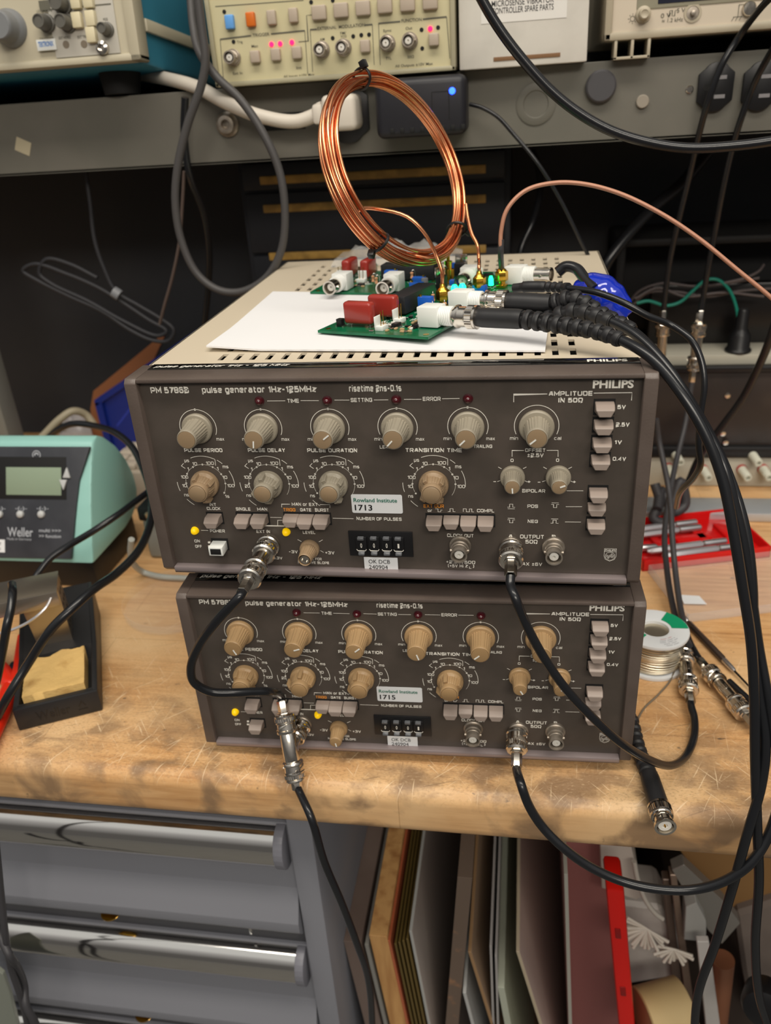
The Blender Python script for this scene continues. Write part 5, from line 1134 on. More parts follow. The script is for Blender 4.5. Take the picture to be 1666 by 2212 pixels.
# ---------------------------------------------------------------- bench, right side
b = MB(); b.box(.19, .62, .366, .402, .0004, .010, .0008)
tag(b.build('metal_bar', mat('bar_aluminium', (196, 200, 204), .4, .6)), 'pale aluminium bar lying on the bench behind the red screwdriver case', 'bar')
tc = thing('screwdriver_case', 'open red plastic screwdriver case on the bench, right of the generators', 'case', (.1935, .2620, .0003), R(15))
m_redc = mat('case_red', (206, 22, 22), .25, coat=.3); m_clear = mat('clear_plastic', (236, 232, 232), .06, alpha=.12)
b = MB(); WC, DC, HC = .126, .082, .012
b.box(0, WC, 0, DC, 0, .0022, .0006)
for q in ((0, WC, 0, .0022), (0, WC, DC-.0022, DC), (0, .0022, 0, DC), (WC-.0022, WC, 0, DC)): b.box(q[0], q[1], q[2], q[3], 0, HC, .0007)
b.build('tray', m_redc, tc)
b = MB()
for x, y, w_, h_, z in ((.028, .012, .008, .058, .006), (.072, .010, .010, .062, .007), (.082, .018, .030, .014, .008), (.050, .036, .036, .012, .007), (.100, .036, .018, .030, .006)): b.box(x, x+w_, y, y+h_, .001, z, .0015)
b.build('tool_rests', m_redc, tc)
b = MB(); b.box(.004, WC+.004, -.085, -.003, .0004, .0016, .0005)
for q in ((.004, WC+.004, -.086, -.0845), (.004, .0055, -.086, -.003), (WC+.0025, WC+.004, -.086, -.003), (.004, WC+.004, -.0045, -.003)): b.box(q[0], q[1], q[2], q[3], .0004, .0090, .0004)
plab(b.build('lid', m_clear, tc), 'clear plastic lid folded flat towards the camera')
M0 = Matrix.Translation((.1935, .2620, .0003)) @ Matrix.Rotation(R(15), 4, 'Z')
m_steel = mat('steel_satin', (200, 198, 200), .3, .9); m_sdh = mat('driver_grey', (186, 184, 188), .35, .6)
for i, (x, y, L, lb) in enumerate(((.004, .062, .078, 'silver precision screwdriver lying farthest back in the red case'), (.003, .051, .078, 'silver precision screwdriver second from the back in the red case'), (.012, .020, .080, 'silver precision screwdriver third from the back in the red case'), (.022, .0085, .080, 'silver precision screwdriver nearest the front of the red case'))):
    t = thing('screwdriver', lb, 'screwdriver', group='silver screwdrivers in the red case')
    o = M0 @ V((x, y, .0098)); d = (M0.to_3x3() @ V((1, .03, 0)))
    b = MB(); b.lathe([(.0015, 0), (.0034, .004), (.0034, L*.68), (.0026, L*.70)], ax(o, d), 6); b.build('handle', m_sdh, t)
    b = MB(); b.lathe([(.0020, L*.70), (.0034, L*.72), (.0034, L-.002), (.0028, L)], ax(o, d), 16); b.build('swivel_cap', m_steel, t)
t = thing('screwdriver_bit', 'short chrome driver bit at the left end of the red case', 'tool bit')
b = MB(); b.lathe([(.002, 0), (.0032, .002), (.0032, .018), (.002, .020)], ax(M0 @ V((.006, .030, .0080)), M0.to_3x3() @ V((1, -.1, 0))), 12); b.build('shank', m_steel, t)
# white paper square on the lid
p = (.2291,.2144,.002); b = MB(); b.prism([(-.0075, -.0065), (.0115, -.0075), (.0085, .0055), (-.0075, .0075)], 0, .0003, T(p[0], p[1], .0019, R(4)))
tag(b.build('paper_square', m_sticker, smooth=False), 'small white paper square lying on the clear lid', 'label')
# solder spool
sp = thing('solder_spool', 'white and green spool of solder wire standing beside the lower generator', 'solder spool', (.1840, .1260, .0003))
m_spw = mat('spool_white', (222, 226, 230), .4)
b = MB(); b.lathe([(.0105, 0), (.0255, 0), (.0258, .0012), (.0255, .0026), (.0120, .0030), (.0120, .0290), (.0255, .0294), (.0258, .0306), (.0255, .0320), (.0120, .0322), (.0105, .0316), (.0105, 0)], None, 64, cap=False); b.build('reel', m_spw, sp)
b = MB()
rn = random.Random(2); q = []
for lay, (r_, n_) in enumerate(((.0212, 17), (.0222, 15))):
    for k in range(n_*28):
        a = 2*math.pi*k/28; f = k/(n_*28); zz = .0042+.0245*(f if lay == 0 else 1-f)
        q.append(V((r_*math.cos(a)+rn.uniform(-.0001, .0001), r_*math.sin(a), zz+.0011*math.sin(a*1.13+lay*2))))
b.tube(q, .00075, 6); b.lathe([(.0208, .0034), (.0208, .0290)], None, 32); b.build('solder_wire', mat('solder', (200, 190, 170), .3, .9), sp)
def ring_sector(r0, r1, a0, a1, z, n=14):
    b = MB(); A = [b._v((r0*math.cos(R(a0+(a1-a0)*i/n)), r0*math.sin(R(a0+(a1-a0)*i/n)), z)) for i in range(n+1)]; B_ = [b._v((r1*math.cos(R(a0+(a1-a0)*i/n)), r1*math.sin(R(a0+(a1-a0)*i/n)), z)) for i in range(n+1)]
    for i in range(n): b._f([A[i], A[i+1], B_[i+1], B_[i]])
    return b
m_spg = mat('spool_green', (16, 150, 104), .45)
for a0, a1 in ((2, 62), (182, 232)): plab(ring_sector(.0124, .0250, a0, a1, .03245).build('label_patch', m_spg, sp, smooth=False), 'green sector of the spool label')
b = MB()
for i, (r_, wd) in enumerate(((.0150, .010), (.0172, .014), (.0192, .016), (.0212, .013), (.0232, .011))):
    b.mi = 0 if i else 1
    n_ = int(wd/.0012)
    for k in range(n_):
        if k % 5 == 4: continue
        a = -62-(k-n_/2)*.0012/r_*57.3*-1; M = Matrix.Rotation(R(a+90), 4, 'Z') @ Matrix.Translation((0, -r_, .03255)); b.ribbon([(-.0004, .0003), (-.0004, -.0004), (.0003, -.0004)], .00022, M)
b.build('label_print', [mat('print_grey', (120, 120, 130), .6), mat('print_red', (200, 70, 80), .6)], sp, smooth=False)
cable('solder_tail', 'thin loose end of solder wire trailing from the spool onto the bench', [(.2016,.1183,.004),(.1943,.1005,.002),(.1823,.0827,.0012),(.1711,.0681,.001),(.164,.0526,.001),(.1598,.038,.001)], .0007, mat('solder_dull', (150, 140, 124), .45, .6), cat='wire', plain=True)
# loose coupler with a cable beyond, and a screwdriver
c1, c2 = V((.2189,.1173,.009)), V((.2387,.0571,.009)); d = (c2-c1).normalized()
t = thing('coaxial_cable', 'black cable with knurled nickel coupler lying right of the solder spool', 'cable')
e = bnc_plug(t, c1+d*.028, -d, fl=.013, ln_=.014); barrel(t, c1+d*.026, d, .020)
e2 = bnc_plug(t, c1+d*.046, d, fl=.013, ln_=.014)
b = MB(); b.tube(spline([(.2158,.1708,.004),(.216,.1468,.006),(.2173,.129,.008)]+[e+d*.002], 8), .0026, 10); b.build('jacket', m_cable, t, ang=70)
b = MB(); b.tube(spline([e2-d*.002]+[(.2461,.0502,.006),(.2528,.045,.004),(.2666,.035,.004),(.2893,.0326,.004),(.3223,.0443,.004)], 8), .0026, 10); b.build('jacket', mat('cable_pale', (150, 144, 136), .4), t, ang=70)
s1, s2 = V((.2177,.1824,.004)), V((.2438,.1129,.004)); d = (s2-s1).normalized(); L = (s2-s1).length
t = thing('screwdriver', 'slim dark handled precision screwdriver lying on the bench beyond the couplers', 'screwdriver')
b = MB(); b.lathe([(.0016, .006), (.0026, .008), (.0026, L*.78), (.0020, L*.8)], ax(s1, d), 8); b.build('handle', mat('driver_brown', (74, 62, 56), .3, .4), t)
b = MB(); b.lathe([(.0024, 0), (.0026, .001), (.0022, .005), (.0014, .006)], ax(s1, d), 16); b.lathe([(.0020, L*.8), (.0024, L*.81), (.0020, L*.97), (.0012, L)], ax(s1, d), 16); b.build('metal_ends', m_steel, t)
b = MB(); b.cyl(s2-d*.002, d, .0009, .030, 10, .0007); b.build('blade', mat('blade_dark', (60, 58, 58), .3, .8), t)
cable('black_cable', 'black cable on the bench passing under the couplers to the right edge', [(.2372,.1015,.003),(.244,.087,.003),(.2518,.0724,.003),(.2672,.059,.003),(.2963,.0545,.003),(.3392,.0746,.003)], .0028, m_cable, plain=True)
# booted plug lying over the bench edge
t = thing('coaxial_cable', 'booted black cable end with open BNC plug resting over the front bench edge', 'cable')
q0, q1 = V((.1645,-.0044,.0078)), V((.167,-.0321,.0085)); d = (q1-q0).normalized()
b = MB(); b.tube([q0+d*(q1-q0).length*i/8 for i in range(9)], .0066, 24, rf=lambda u: .90+.08*u if u > .03 else .82); b.build('moulded_grip', m_rubber, t, ang=30)
P = spline([(.1606,.054,.006),(.1608,.0368,.0065),(.161,.0204,.007),(.1624,.007,.0075)]+[q0+d*.001], 12)
b = MB(); b.tube(P, .0060, 20, rf=lambda u: (.66+.30*u)*(1 if int(u*17) % 2 else .74)); b.build('ribbed_boot', m_rubber, t, ang=30)
M = ax(q1-d*.0005, d); b = MB()
b.lathe([(.0060, 0), (.0072, .0006), (.0073, .0022)], M, 40, cap=False); knurl(b, .0073, .0022, .0075, M, 64)
b.lathe([(.0071, .0075), (.0070, .0090), (.0064, .0098), (.0056, .0100)], M, 40, cap=False); b.build('coupling_nut', m_nickel, t)
b = MB(); b.lathe([(.0054, .0090), (.0052, .0150), (.0066, .0152), (.0068, .0162), (.0066, .0172), (.0050, .0172), (.0049, .0110)], M, 40, cap=False)
for k in (0, 1): b.box(-.0012, .0012, .0058, .0071, .0094, .0118, .0002, M=M @ Matrix.Rotation(k*math.pi+.6, 4, 'Z'))
b.build('bayonet_ring', m_nickel, t)
b = MB(); b.lathe([(.0046, .0140), (.0040, .0160), (.0018, .0162), (.0010, .0150), (0, .0150)], M, 28); k = b.build('insulator', m_insul, t)
b = MB(); b.cyl(M @ V((0, 0, .0148)), d, .0005, .0022, 8); b.build('centre_pin', m_gold, k)


# ---------------------------------------------------------------- bench, left side: soldering station and stand
ws = thing('soldering_station', 'pale turquoise soldering station with black display front, left of the upper generator', 'soldering station', (-.325, 0, 0))
m_teal = mat('case_turquoise', (146, 196, 188), .4, bump=.1, bsc=500); m_wsb = mat('front_slate', (48, 50, 56), .45, c2=(60, 62, 68), sc=20)
WW = .150
side = [(.197, .032)]+[(.197+.050*i/6-.004*math.sin(math.pi*i/6), .032+.106*i/6) for i in range(1, 7)]+[(.258, .1405), (.270, .134), (.288, .117), (.302, .096), (.310, .075), (.311, .058), (.305, .045), (.290, .036), (.270, .032)]
YZ = Matrix(((0, 0, 1, 0), (1, 0, 0, 0), (0, 1, 0, 0), (0, 0, 0, 1)))
b = MB(); b.prism(side, -WW, 0, YZ, .003); b.build('housing', m_teal, ws, ang=40)
b = MB(); b.box(-WW+.004, -.006, .205, .30, .0006, .033, .003); b.build('base', m_black, ws)
en = V((0, .050, .106)).normalized(); nn_ = V((1, 0, 0)).cross(en)*-1
WSM = Matrix(((1, 0, 0, 0), (0, en.y, -en.z, .197), (0, en.z, en.y, .032), (0, 0, 0, 1)))
nz = WSM.to_3x3() @ V((0, 0, 1))
if nz.y > 0: WSM = WSM @ Matrix(((1, 0, 0, 0), (0, 1, 0, 0), (0, 0, -1, 0), (0, 0, 0, 1)))
def wp(h): return WSM @ Matrix.Translation((0, 0, h))
b = MB(); TR, BR = (.0012,.1095), (-.0202,.0101)
b.prism([(-WW+.004, .004), (BR[0], .005), (BR[0]+.004, .040), (BR[0]+.009, .080), (TR[0]-.001, .1125), (-WW+.004, .1125)], .002, .0060, WSM, .0008); b.build('front_plate', m_wsb, ws)
b = MB(); p, q = (-.0868,.0966), (-.027,.0659)
b.box(p[0]-.010, q[0]+.003, q[1]-.004, p[1]+.006, .0055, .0064, .0003, M=WSM); b.build('display_recess', m_blackm, ws)
b = MB(); b.box(p[0], q[0]-.002, q[1], p[1]-.004, .0064, .0068, .0002, M=WSM); b.build('display', mat('lcd_green_grey', (138, 154, 132), .2), ws)
for q in ((-.0943,.0469), (-.072,.0473), (-.05,.0476)):
    b = MB(); b.lathe([(.0036, .006), (.0034, .0082), (.0022, .0094), (0, .0098)], WSM @ T(q[0], q[1], 0), 20); b.build('push_button', mat('button_pale_grey', (186, 188, 188), .4), ws)
for q, s in (((-.0229,.0873), 1), ((-.0264,.0765), -1)):
    b = MB(); b.prism([(-.0038, -s*.0045), (.0038, -s*.0045), (.0004, s*.0055)], .006, .0085, WSM @ T(q[0], q[1], 0), .0004); b.build('arrow_key', MATS['button_pale_grey'], ws)
b = MB(); L6 = wp(.0063)
def wt(s, q, wd, h, bo=.015): b.text(s, L6 @ T(q[0], q[1], 0), wd, h, bo)
wt('Weller', (-.0727,.0301), .0270, .0085, .012); wt('Made in Germany', (-.0738,.0233), .0260, .0022, 0); wt('multi >>>', (-.0413,.0321), .0230, .0030); wt('>> function', (-.0414,.0267), .0230, .0030)
for q in ((-.0942,.0528), (-.0715,.0531), (-.0489,.0535)): wt('-(-)-', q, .0125, .0032, .01)
q = (-.0548,.1044); b.ribbon(arc(q[0], q[1], .0040, 0, 360, 20), .0008, L6); b.ribbon(arc(q[0], q[1], .0018, 0, 200, 10), .0012, L6)
b.build('front_lettering', mat('print_pale', (170, 174, 180), .5), ws, smooth=False)
q = (-.0947,.0161); b = MB(); b.box(q[0]-.010, q[0]+.0055, q[1]-.0062, q[1]+.0062, .0060, .0063, M=WSM); k = b.build('sticker', m_sticker, ws, smooth=False)
b = MB(); b.text('INST', wp(.0065) @ T(q[0]-.002, q[1]+.002, 0), .008, .0024); b.text('471', wp(.0065) @ T(q[0]-.002, q[1]-.003, 0), .006, .0024); b.build('sticker_text', m_ink, k, smooth=False)

# sponge stand
st = thing('soldering_iron_stand', 'black soldering iron stand with sponge tray and steel holder, front left of the bench', 'iron stand', (-.2980, .0060, .0003), R(27))
SW, SL = .0620, .140
def stand_body():
    b = MB(); hz = lambda y: .020+.016*min(1, max(0, (y-.066)/.06))
    pr = [(0, 0), (0, .0195), (.004, .0200), (.004, .0095), (.060, .0095), (.064, .0210), (SL, .0370), (SL, 0)]
    b.prism([(y, z) for y, z in pr], .004, SW-.004, YZ)
    for x0 in (0, SW-.0045): b.prism([(0, 0), (0, .0200), (.066, .0205), (SL, .0375), (SL, 0)], x0, x0+.0045, YZ, .0010)
    b.box(0, SW, -.0015, .004, 0, .0200, .0012)
    return b
stand_body().build('tray_base', mat('stand_black', (34, 34, 36), .42, bump=.15, bsc=300), st)
b = MB(); b.text('Weller', Matrix(((1, 0, 0, .027), (0, 0, 1, -.0017), (0, 1, 0, .0095), (0, 0, 0, 1))), .0250, .0080, .012)
b.ribbon([(.045, .006), (.052, .006)], .001, Matrix(((1, 0, 0, 0), (0, 0, 1, -.0017), (0, 1, 0, 0), (0, 0, 0, 1)))); b.ribbon([(.046, .009), (.0485, .0135), (.051, .009)], .001, Matrix(((1, 0, 0, 0), (0, 0, 1, -.0017), (0, 1, 0, 0), (0, 0, 0, 1))))
b.build('embossed_name', mat('emboss_black', (22, 22, 24), .25), st, smooth=False)
b = MB(); rn = random.Random(8)
t_ = bmesh.new(); bmesh.ops.create_grid(t_, x_segments=30, y_segments=30, size=.5)
gx = {}
N_ = 26
for lay, z in ((0, .0245), (1, .0100)):
    for i in range(N_+1):
        for j in range(N_+1):
            x = .0075+.0455*i/N_; y = .0065+.0500*j/N_+.002*math.sin(i*.5)*(j == N_)
            zz = z+(rn.uniform(-.00035, .00035)+.0012*math.sin(i*.22)*math.sin(j*.17) if lay == 0 else 0)
            gx[lay, i, j] = b._v((x, y, zz))
for lay in (0, 1):
    for i in range(N_):
        for j in range(N_): b._f([gx[lay, i, j], gx[lay, i+1, j], gx[lay, i+1, j+1], gx[lay, i, j+1]])
for i in range(N_):
    for a, c in (((i, 0), (i+1, 0)), ((i, N_), (i+1, N_)), ((0, i), (0, i+1)), ((N_, i), (N_, i+1))): b._f([gx[0, a[0], a[1]], gx[0, c[0], c[1]], gx[1, c[0], c[1]], gx[1, a[0], a[1]]])
t_.free(); so = b.build('sponge', mat('sponge_yellow', (224, 186, 118), .9, c2=(178, 132, 70), sc=55, bump=1, bsc=500, fac=(.52, .78)), None, ang=80)
tag(so, 'burnt yellow sponge lying in the tray of the black soldering iron stand', 'sponge'); so.location = st.location; so.rotation_euler = st.rotation_euler
# steel holder
m_sheet = mat('sheet_steel', (178, 168, 156), .30, .9)
b = MB()
b.hull([(x, y, z) for x, y0, z in ((.016, .074, .022), (.042, .074, .022), (.012, .070, .078), (.042, .070, .078)) for y in (y0, y0+.0012)])
b.build('upright_plate', m_sheet, st, smooth=False)
b = MB(); b.hull([(x, y, z) for y, z in ((.074, .022), (.104, .030), (.070, .078), (.096, .074)) for x in (.0420, .0432)]); pp_ = b.build('perforated_side', m_sheet, st, smooth=False)
b = MB()
for k in range(4):
    for j in range(3): b.lathe([(.0018, 0), (0, .0001)], ax((.0434, .079+.007*j, .034+.011*k), (1, 0, 0)), 12)
b.build('side_holes', m_blackm, pp_)
b = MB(); b.box(-.034, .044, .060, .094, .078, .0792, .0003, M=T(0, 0, 0)); b.box(-.034, .044, .059, .0605, .066, .0792, .0003); b.build('top_plate', m_sheet, st)
b = MB(); b.box(-.024, -.006, .0540, .0595, .060, .078, .0012); k = b.build('clip_block', m_white, st)
cable('iron_lead', 'black lead plugged into the white block of the iron stand, dropping at the left edge', [(-.3079,.06,.0975),(-.2976,.045,.1001),(-.2943,.035,.0945),(-.2945,.025,.0848),(-.3002,.02,.0671),(-.3063,.01,.0444),(-.3226,.0,.0116),(-.3569,-.01,-.029)], .0033, m_cable, plain=True)
b = MB(); b.tube(spline([(-.028, .056, .060), (-.006, .050, .058), (.018, .050, .062), (.034, .054, .070), (.040, .062, .076)], 8), .0012, 8); b.build('spring_wire', m_steel, st)

# red handled pliers
pl = thing('pliers', 'red handled pliers lying left of the black soldering iron stand', 'pliers')
m_rh = mat('grip_red', (222, 44, 22), .35)
for P, rr in (([(-.3548,.1087,.01),(-.3431,.0863,.01),(-.3312,.0622,.01),(-.3261,.0495,.01)], .0036), ([(-.3302,.0545,.009),(-.3232,.0349,.009),(-.3165,.0164,.009),(-.3096,-.01,.008),(-.3022,-.033,.008)], .0064), ([(-.3289,.0611,.01),(-.3249,.0449,.01),(-.3425,.0613,.01),(-.3652,.0783,.01)], .0058)):
    b = MB(); b.tube(spline(P, 8), rr, 14, rf=lambda u: .75+.35*math.sin(math.pi*(.15+.7*u))); b.build('handle', m_rh, pl, ang=60)
b = MB(); b.box(-.004, .004, -.006, .006, .006, .013, .002, M=T(*(-.3362,.067,.0)[:2], 0, R(20))); b.build('joint', mat('joint_dark', (50, 50, 60), .35, .6), pl)

# cords around the stand
cable('iron_cable', 'black cord looping over the soldering station and down across the sponge stand', [(-.3821,-.02,-.0408),(-.347,-.01,-.0233),(-.3161,.0,.0075),(-.2951,.005,.0361),(-.2839,.02,.053),(-.2637,.03,.0785),(-.2515,.04,.0887),(-.2416,.06,.0945),(-.2379,.09,.0904),(-.2333,.12,.0921),(-.2393,.16,.094),(-.253,.2,.0983),(-.2807,.25,.1052),(-.3042,.28,.1191),(-.3295,.3,.1258),(-.3624,.32,.1255),(-.3917,.33,.1243),(-.4188,.34,.1134),(-.4391,.35,.1001)], .0035, m_cable, plain=True)
cable('iron_cable', 'black cord rising across the soldering station front to the upper generator', [(-.3378,.12,.0581),(-.3342,.13,.0647),(-.3265,.14,.073),(-.3124,.15,.0803),(-.2901,.155,.092),(-.2738,.17,.0995),(-.2702,.2,.0981),(-.2704,.24,.0927)], .0030, m_cable, plain=True)
cable('grey_lead', 'pale grey lead curving over the bench under the left edge of the generators', [(-.2804,.198,.06),(-.2893,.206,.04),(-.295,.2173,.02),(-.2931,.2278,.005),(-.2711,.2219,.004),(-.2464,.2206,.004),(-.2117,.2174,.004)], .0030, mat('lead_pale_grey', (168, 170, 164), .45), plain=True)
cable('beige_lead', 'beige lead arching behind the soldering station', [(-.4764,.36,.0789),(-.4575,.37,.0947),(-.4387,.38,.1104),(-.4266,.39,.1161),(-.4183,.4,.1083),(-.4102,.4,.094)], .0044, mat('lead_beige', (150, 140, 118), .5), plain=True)
# petri dish
ds = thing('glass_dish', 'shallow round clear dish lying on the bench left of the lower generator', 'dish', (-.2380, .1820, .0004))
b = MB(); b.lathe([(0, 0), (.0500, 0), (.0510, .0006), (.0512, .0090), (.0502, .0092), (.0498, .0014), (0, .0010)], None, 64); b.build('dish', mat('clear_glass', (235, 238, 236), .03, alpha=.05, coat=.2), ds)
b = MB(); b.lathe([(0, 0), (.0065, .0002), (.0065, .0014), (0, .0016)], T(-.2065, .1835, .0018), 24)
tag(b.build('slate_disc', mat('disc_slate', (96, 98, 108), .6)), 'small grey disc inside the clear dish by the lower generator', 'disc')
# grey instrument behind, keypad, bin and board
t = thing('grey_instrument', 'pale grey device with black top on the bench between soldering station and generators', 'device')
b = MB(); b.box(-.302, -.20, .262, .36, .0006, .046, .004, 3); b.build('case', mat('device_grey', (134, 136, 132), .5), t)
b = MB(); b.box(-.303, -.20, .258, .34, .046, .062, .003); b.build('top_cover', m_black, t)
q = (-.3102,.257,.0602); b = MB(); b.lathe([(.0045, 0), (.0042, .0015), (0, .002)], ax((-.290, .258, .054), (0, -1, 0)), 16); b.build('screw_head', m_nickel, t)
t = thing('keypad', 'beige ribbed keypad behind the turquoise soldering station', 'keypad')
b = MB()
b.box(-.400, -.300, .372, .455, .0006, .048, .003); b.build('case', mat('keypad_beige', (176, 164, 148), .55), t)
for r_ in range(4):
    for c_ in range(5):
        b = MB(); b.box(-.397+.0195*c_, -.3795+.0195*c_, .378+.0185*r_, .3935+.0185*r_, .0475, .0545, .002); b.build('key', mat('key_beige', (192, 180, 164), .5), t)
bn = thing('parts_bin', 'deep blue plastic parts bin tilted up behind the soldering station', 'parts bin', (-.467, .520, .0005))
m_bin = mat('bin_blue', (22, 44, 128), .35)
XZ = Matrix(((1, 0, 0, 0), (0, 0, 1, 0), (0, 1, 0, 0), (0, 0, 0, 1)))
b = MB(); b.prism([(0, 0), (.15, 0), (.15, .165), (.10, .140), (-.004, .080)], .003, .070, XZ, .001)
b.prism([(-.004, 0), (.004, 0), (.004, .080), (-.006, .080)], -.003, .006, XZ, .0005); b.prism([(0, -.0003), (.15, -.0003), (.15, .008), (0, .008)], -.003, .006, XZ, .0005); b.prism([(-.006, .074), (-.006, .083), (.15, .172), (.15, .162)], -.003, .006, XZ, .0005)
b.build('shell', m_bin, bn, smooth=False)
b = MB(); b.ribbon([(.015, .045), (.075, .105)], .0025, XZ @ T(0, 0, .0028)); b.ribbon([(.030, .012), (.11, .085)], .0025, XZ @ T(0, 0, .0028)); b.ribbon([(.045, .075), (.052, .03)], .0025, XZ @ T(0, 0, .0028)); b.build('ribs', mat('bin_blue_light', (44, 64, 170), .4), bn, smooth=False)
b = MB(); b.hull([(x, y, z) for x, z in ((-.500, .0008), (-.474, .0008), (-.488, .068), (-.478, .092), (-.36, .170), (-.474, .082)) for y in (.530, .5355)])
tag(b.build('wooden_offcut', mat('offcut_brown', (146, 92, 58), .6), smooth=False), 'orange brown wooden offcut leaning left of the blue parts bin', 'board')
t = thing('plastic_bag', 'crumpled clear bag behind the soldering station beside the brown offcut', 'bag'); b = MB(); g_ = {}
pc = V((-.5049,.51,.0408))
for i in range(14):
    for j in range(14):
        th_, ph_ = 2*math.pi*i/14, math.pi*j/13; r_ = .022*(1+.2*rn.uniform(-1, 1)); g_[i, j] = b._v((pc.x+r_*math.cos(th_)*math.sin(ph_), pc.y+r_*.6*math.sin(th_)*math.sin(ph_), max(.001, pc.z-.004+r_*1.3*math.cos(ph_))))
for i in range(14):
    for j in range(13): b._f([g_[i, j], g_[(i+1) % 14, j], g_[(i+1) % 14, j+1], g_[i, j+1]])
b.build('film', mat('bag_film', (198, 194, 196), .2, alpha=.5), t)

# ---------------------------------------------------------------- below the bench: drawer cabinet
dc = thing('drawer_cabinet', 'grey steel drawer cabinet with full-width chrome pulls under the left of the bench', 'drawer cabinet')
m_dc = mat('cabinet_grey', (126, 127, 134), .42, bump=.08, bsc=300); m_chrome = mat('chrome', (228, 225, 220), .11, 1)
b = MB(); b.box(-.84, -.0895, .0, .53, -.895, -.0425, .001); b.build('body', mat('cabinet_inner', (70, 70, 74), .5), dc, smooth=False)
b = MB(); b.box(-.0895, -.0705, -.010, .53, -.895, -.0425, .0015); b.box(-.84, -.0895, -.006, .006, -.0600, -.0425, .001); b.build('frame', m_dc, dc)
for i in range(5):
    zc = -.0885-.1440*i
    b = MB(); pf = [(.004, zc+.021), (-.003, zc+.021), (-.004, zc-.018), (-.004, zc-.050), (-.0165, zc-.078), (-.0165, zc-.088), (-.010, zc-.0985), (.004, zc-.1000)]
    b.prism(pf, -.838, -.0905, YZ, .0006); d = b.build('drawer', m_dc, dc, ang=15)
    b = MB(); b.prism([(-.003-.0165*math.sin(a)**.8, zc+.0185*math.cos(a)) for a in [math.pi*k/16 for k in range(17)]], -.838, -.1000, YZ); b.build('pull', m_chrome, d, ang=50)
    b = MB(); b.prism([(-.003-.0180*math.sin(a)**.8, zc+.0200*math.cos(a)) for a in [math.pi*k/12 for k in range(13)]], -.1000, -.0925, YZ, .0006); b.build('end_cap', mat('end_cap_grey', (120, 120, 128), .45), d, ang=50)
    b = MB(); b.lathe([(.0085, 0), (.0082, .0014), (.0060, .0018), (.0058, .0008), (0, .0008)], T(-.2610, -.006, zc-.1010, 0, 0) @ Matrix.Rotation(math.pi, 4, 'X'), 20); b.build('catch', m_gold, d)
    b = MB(); b.box(-.1400, -.1380, -.004, .002, zc-.115, zc-.101, .0003); b.build('rail_gap', m_chrome, d)

# sheet stock standing upright beside the cabinet
def sheet(label, kx, kz, th_, m, y0=.03, lean=.09, depth=.38, cat='sheet', name='sheet_stock', group=None, me=None, yaw=0, bot=-.894):
    t = MB(); h = kz-bot
    t.box(0, th_, 0, depth, -h, 0, .0003)
    o = t.build(name, m, None, smooth=False)
    if me:
        o.data.materials.append(me)
        for p_ in o.data.polygons:
            if abs(p_.normal.y) > .9 or p_.normal.z > .9: p_.material_index = 1
    o.location = (kx, y0, kz); o.rotation_euler = (0, 0, yaw)
    for v in o.data.vertices: v.co.x += lean*(-v.co.z)
    tag(o, label, cat, group); return o
g1 = 'sheets of metal and board standing beside the drawer cabinet'
sheet('dark brown board standing first beside the drawer cabinet', -.0705, -.250, .016, mat('board_dark_brown', (104, 88, 80), .5, c2=(124, 108, 100), sc=8, st=(1, 1, .2)), lean=.085, group=g1)
sheet('thin grey sheet between the dark brown board and the thick plywood', -.0515, -.252, .0035, mat('sheet_grey', (140, 138, 132), .4), lean=.085, group=g1)
sheet('thick pale plywood board standing beside the drawer cabinet', -.0465, -.238, .0160, mat('plywood', (206, 158, 100), .6, c2=(160, 108, 60), sc=22, st=(3, 3, .3), fac=(.45, .7)), lean=.085, group=g1)
sheet('thin orange copper-clad sheet right against the plywood', -.0300, -.243, .0022, mat('copper_clad', (196, 108, 74), .35, .3), lean=.085, group=g1)
for k in range(4):
    sheet(('first', 'second', 'third', 'fourth')[k]+' thin brass sheet counted from the plywood', -.0245+.0036*k, -.247+.003*k, .0020, mat('brass_sheet', (124, 104, 58), .35, .5), lean=.085, group=g1)
sheet('tall grey sheet with a pale edge after the brass sheets', -.0105, -.227, .0026, mat('sheet_taupe_grey', (190, 176, 168), .6, c2=(200, 188, 180), sc=5), lean=.085, group=g1, me=mat('edge_pale', (168, 168, 164), .5))
sheet('chipped dark brown slab leaning left in the middle of the sheet rack', .0330, -.150, .0120, mat('slab_brown', (128, 108, 96), .6, c2=(108, 92, 82), sc=12), y0=.028, lean=-.075, bot=-.455, group=g1, me=mat('slab_edge', (104, 88, 76), .7, c2=(150, 110, 80), sc=60, fac=(.6, .75)))
sheet('short pale sheet low in front of the chipped slab', .0350, -.296, .0030, mat('sheet_pale', (176, 176, 174), .35), lean=.15, y0=.024, group=g1)
sheet('brown sheet leaning right behind the short pale sheet', .0400, -.247, .0030, mat('sheet_brown', (168, 142, 118), .5), lean=.19, group=g1, me=mat('edge_tan', (150, 118, 84), .6))
for k in range(2): sheet('thin grey plastic sheet, '+('left', 'right')[k]+' one of the two before the green panel', .0585+.0045*k, -.236-.012*k, .0020, mat('sheet_smoke', (160, 156, 154), .3), lean=.02, group=g1)
sheet('grey green painted panel in the sheet rack', .0655, -.292, .0060, mat('panel_sage', (178, 182, 160), .5), lean=.12, group=g1, me=mat('edge_sage', (172, 176, 160), .5))
sheet('large taupe panel right of the green one', .0810, -.240, .0030, mat('panel_taupe', (204, 184, 174), .5, c2=(190, 172, 164), sc=5), lean=.22, group=g1, me=mat('edge_cream', (178, 164, 140), .55))
sheet('mauve brown panel with a pale edge beside the red case', .1170, -.138, .0030, mat('panel_mauve', (198, 156, 150), .5), lean=.060, group=g1, me=mat('edge_greyed', (160, 158, 148), .5))
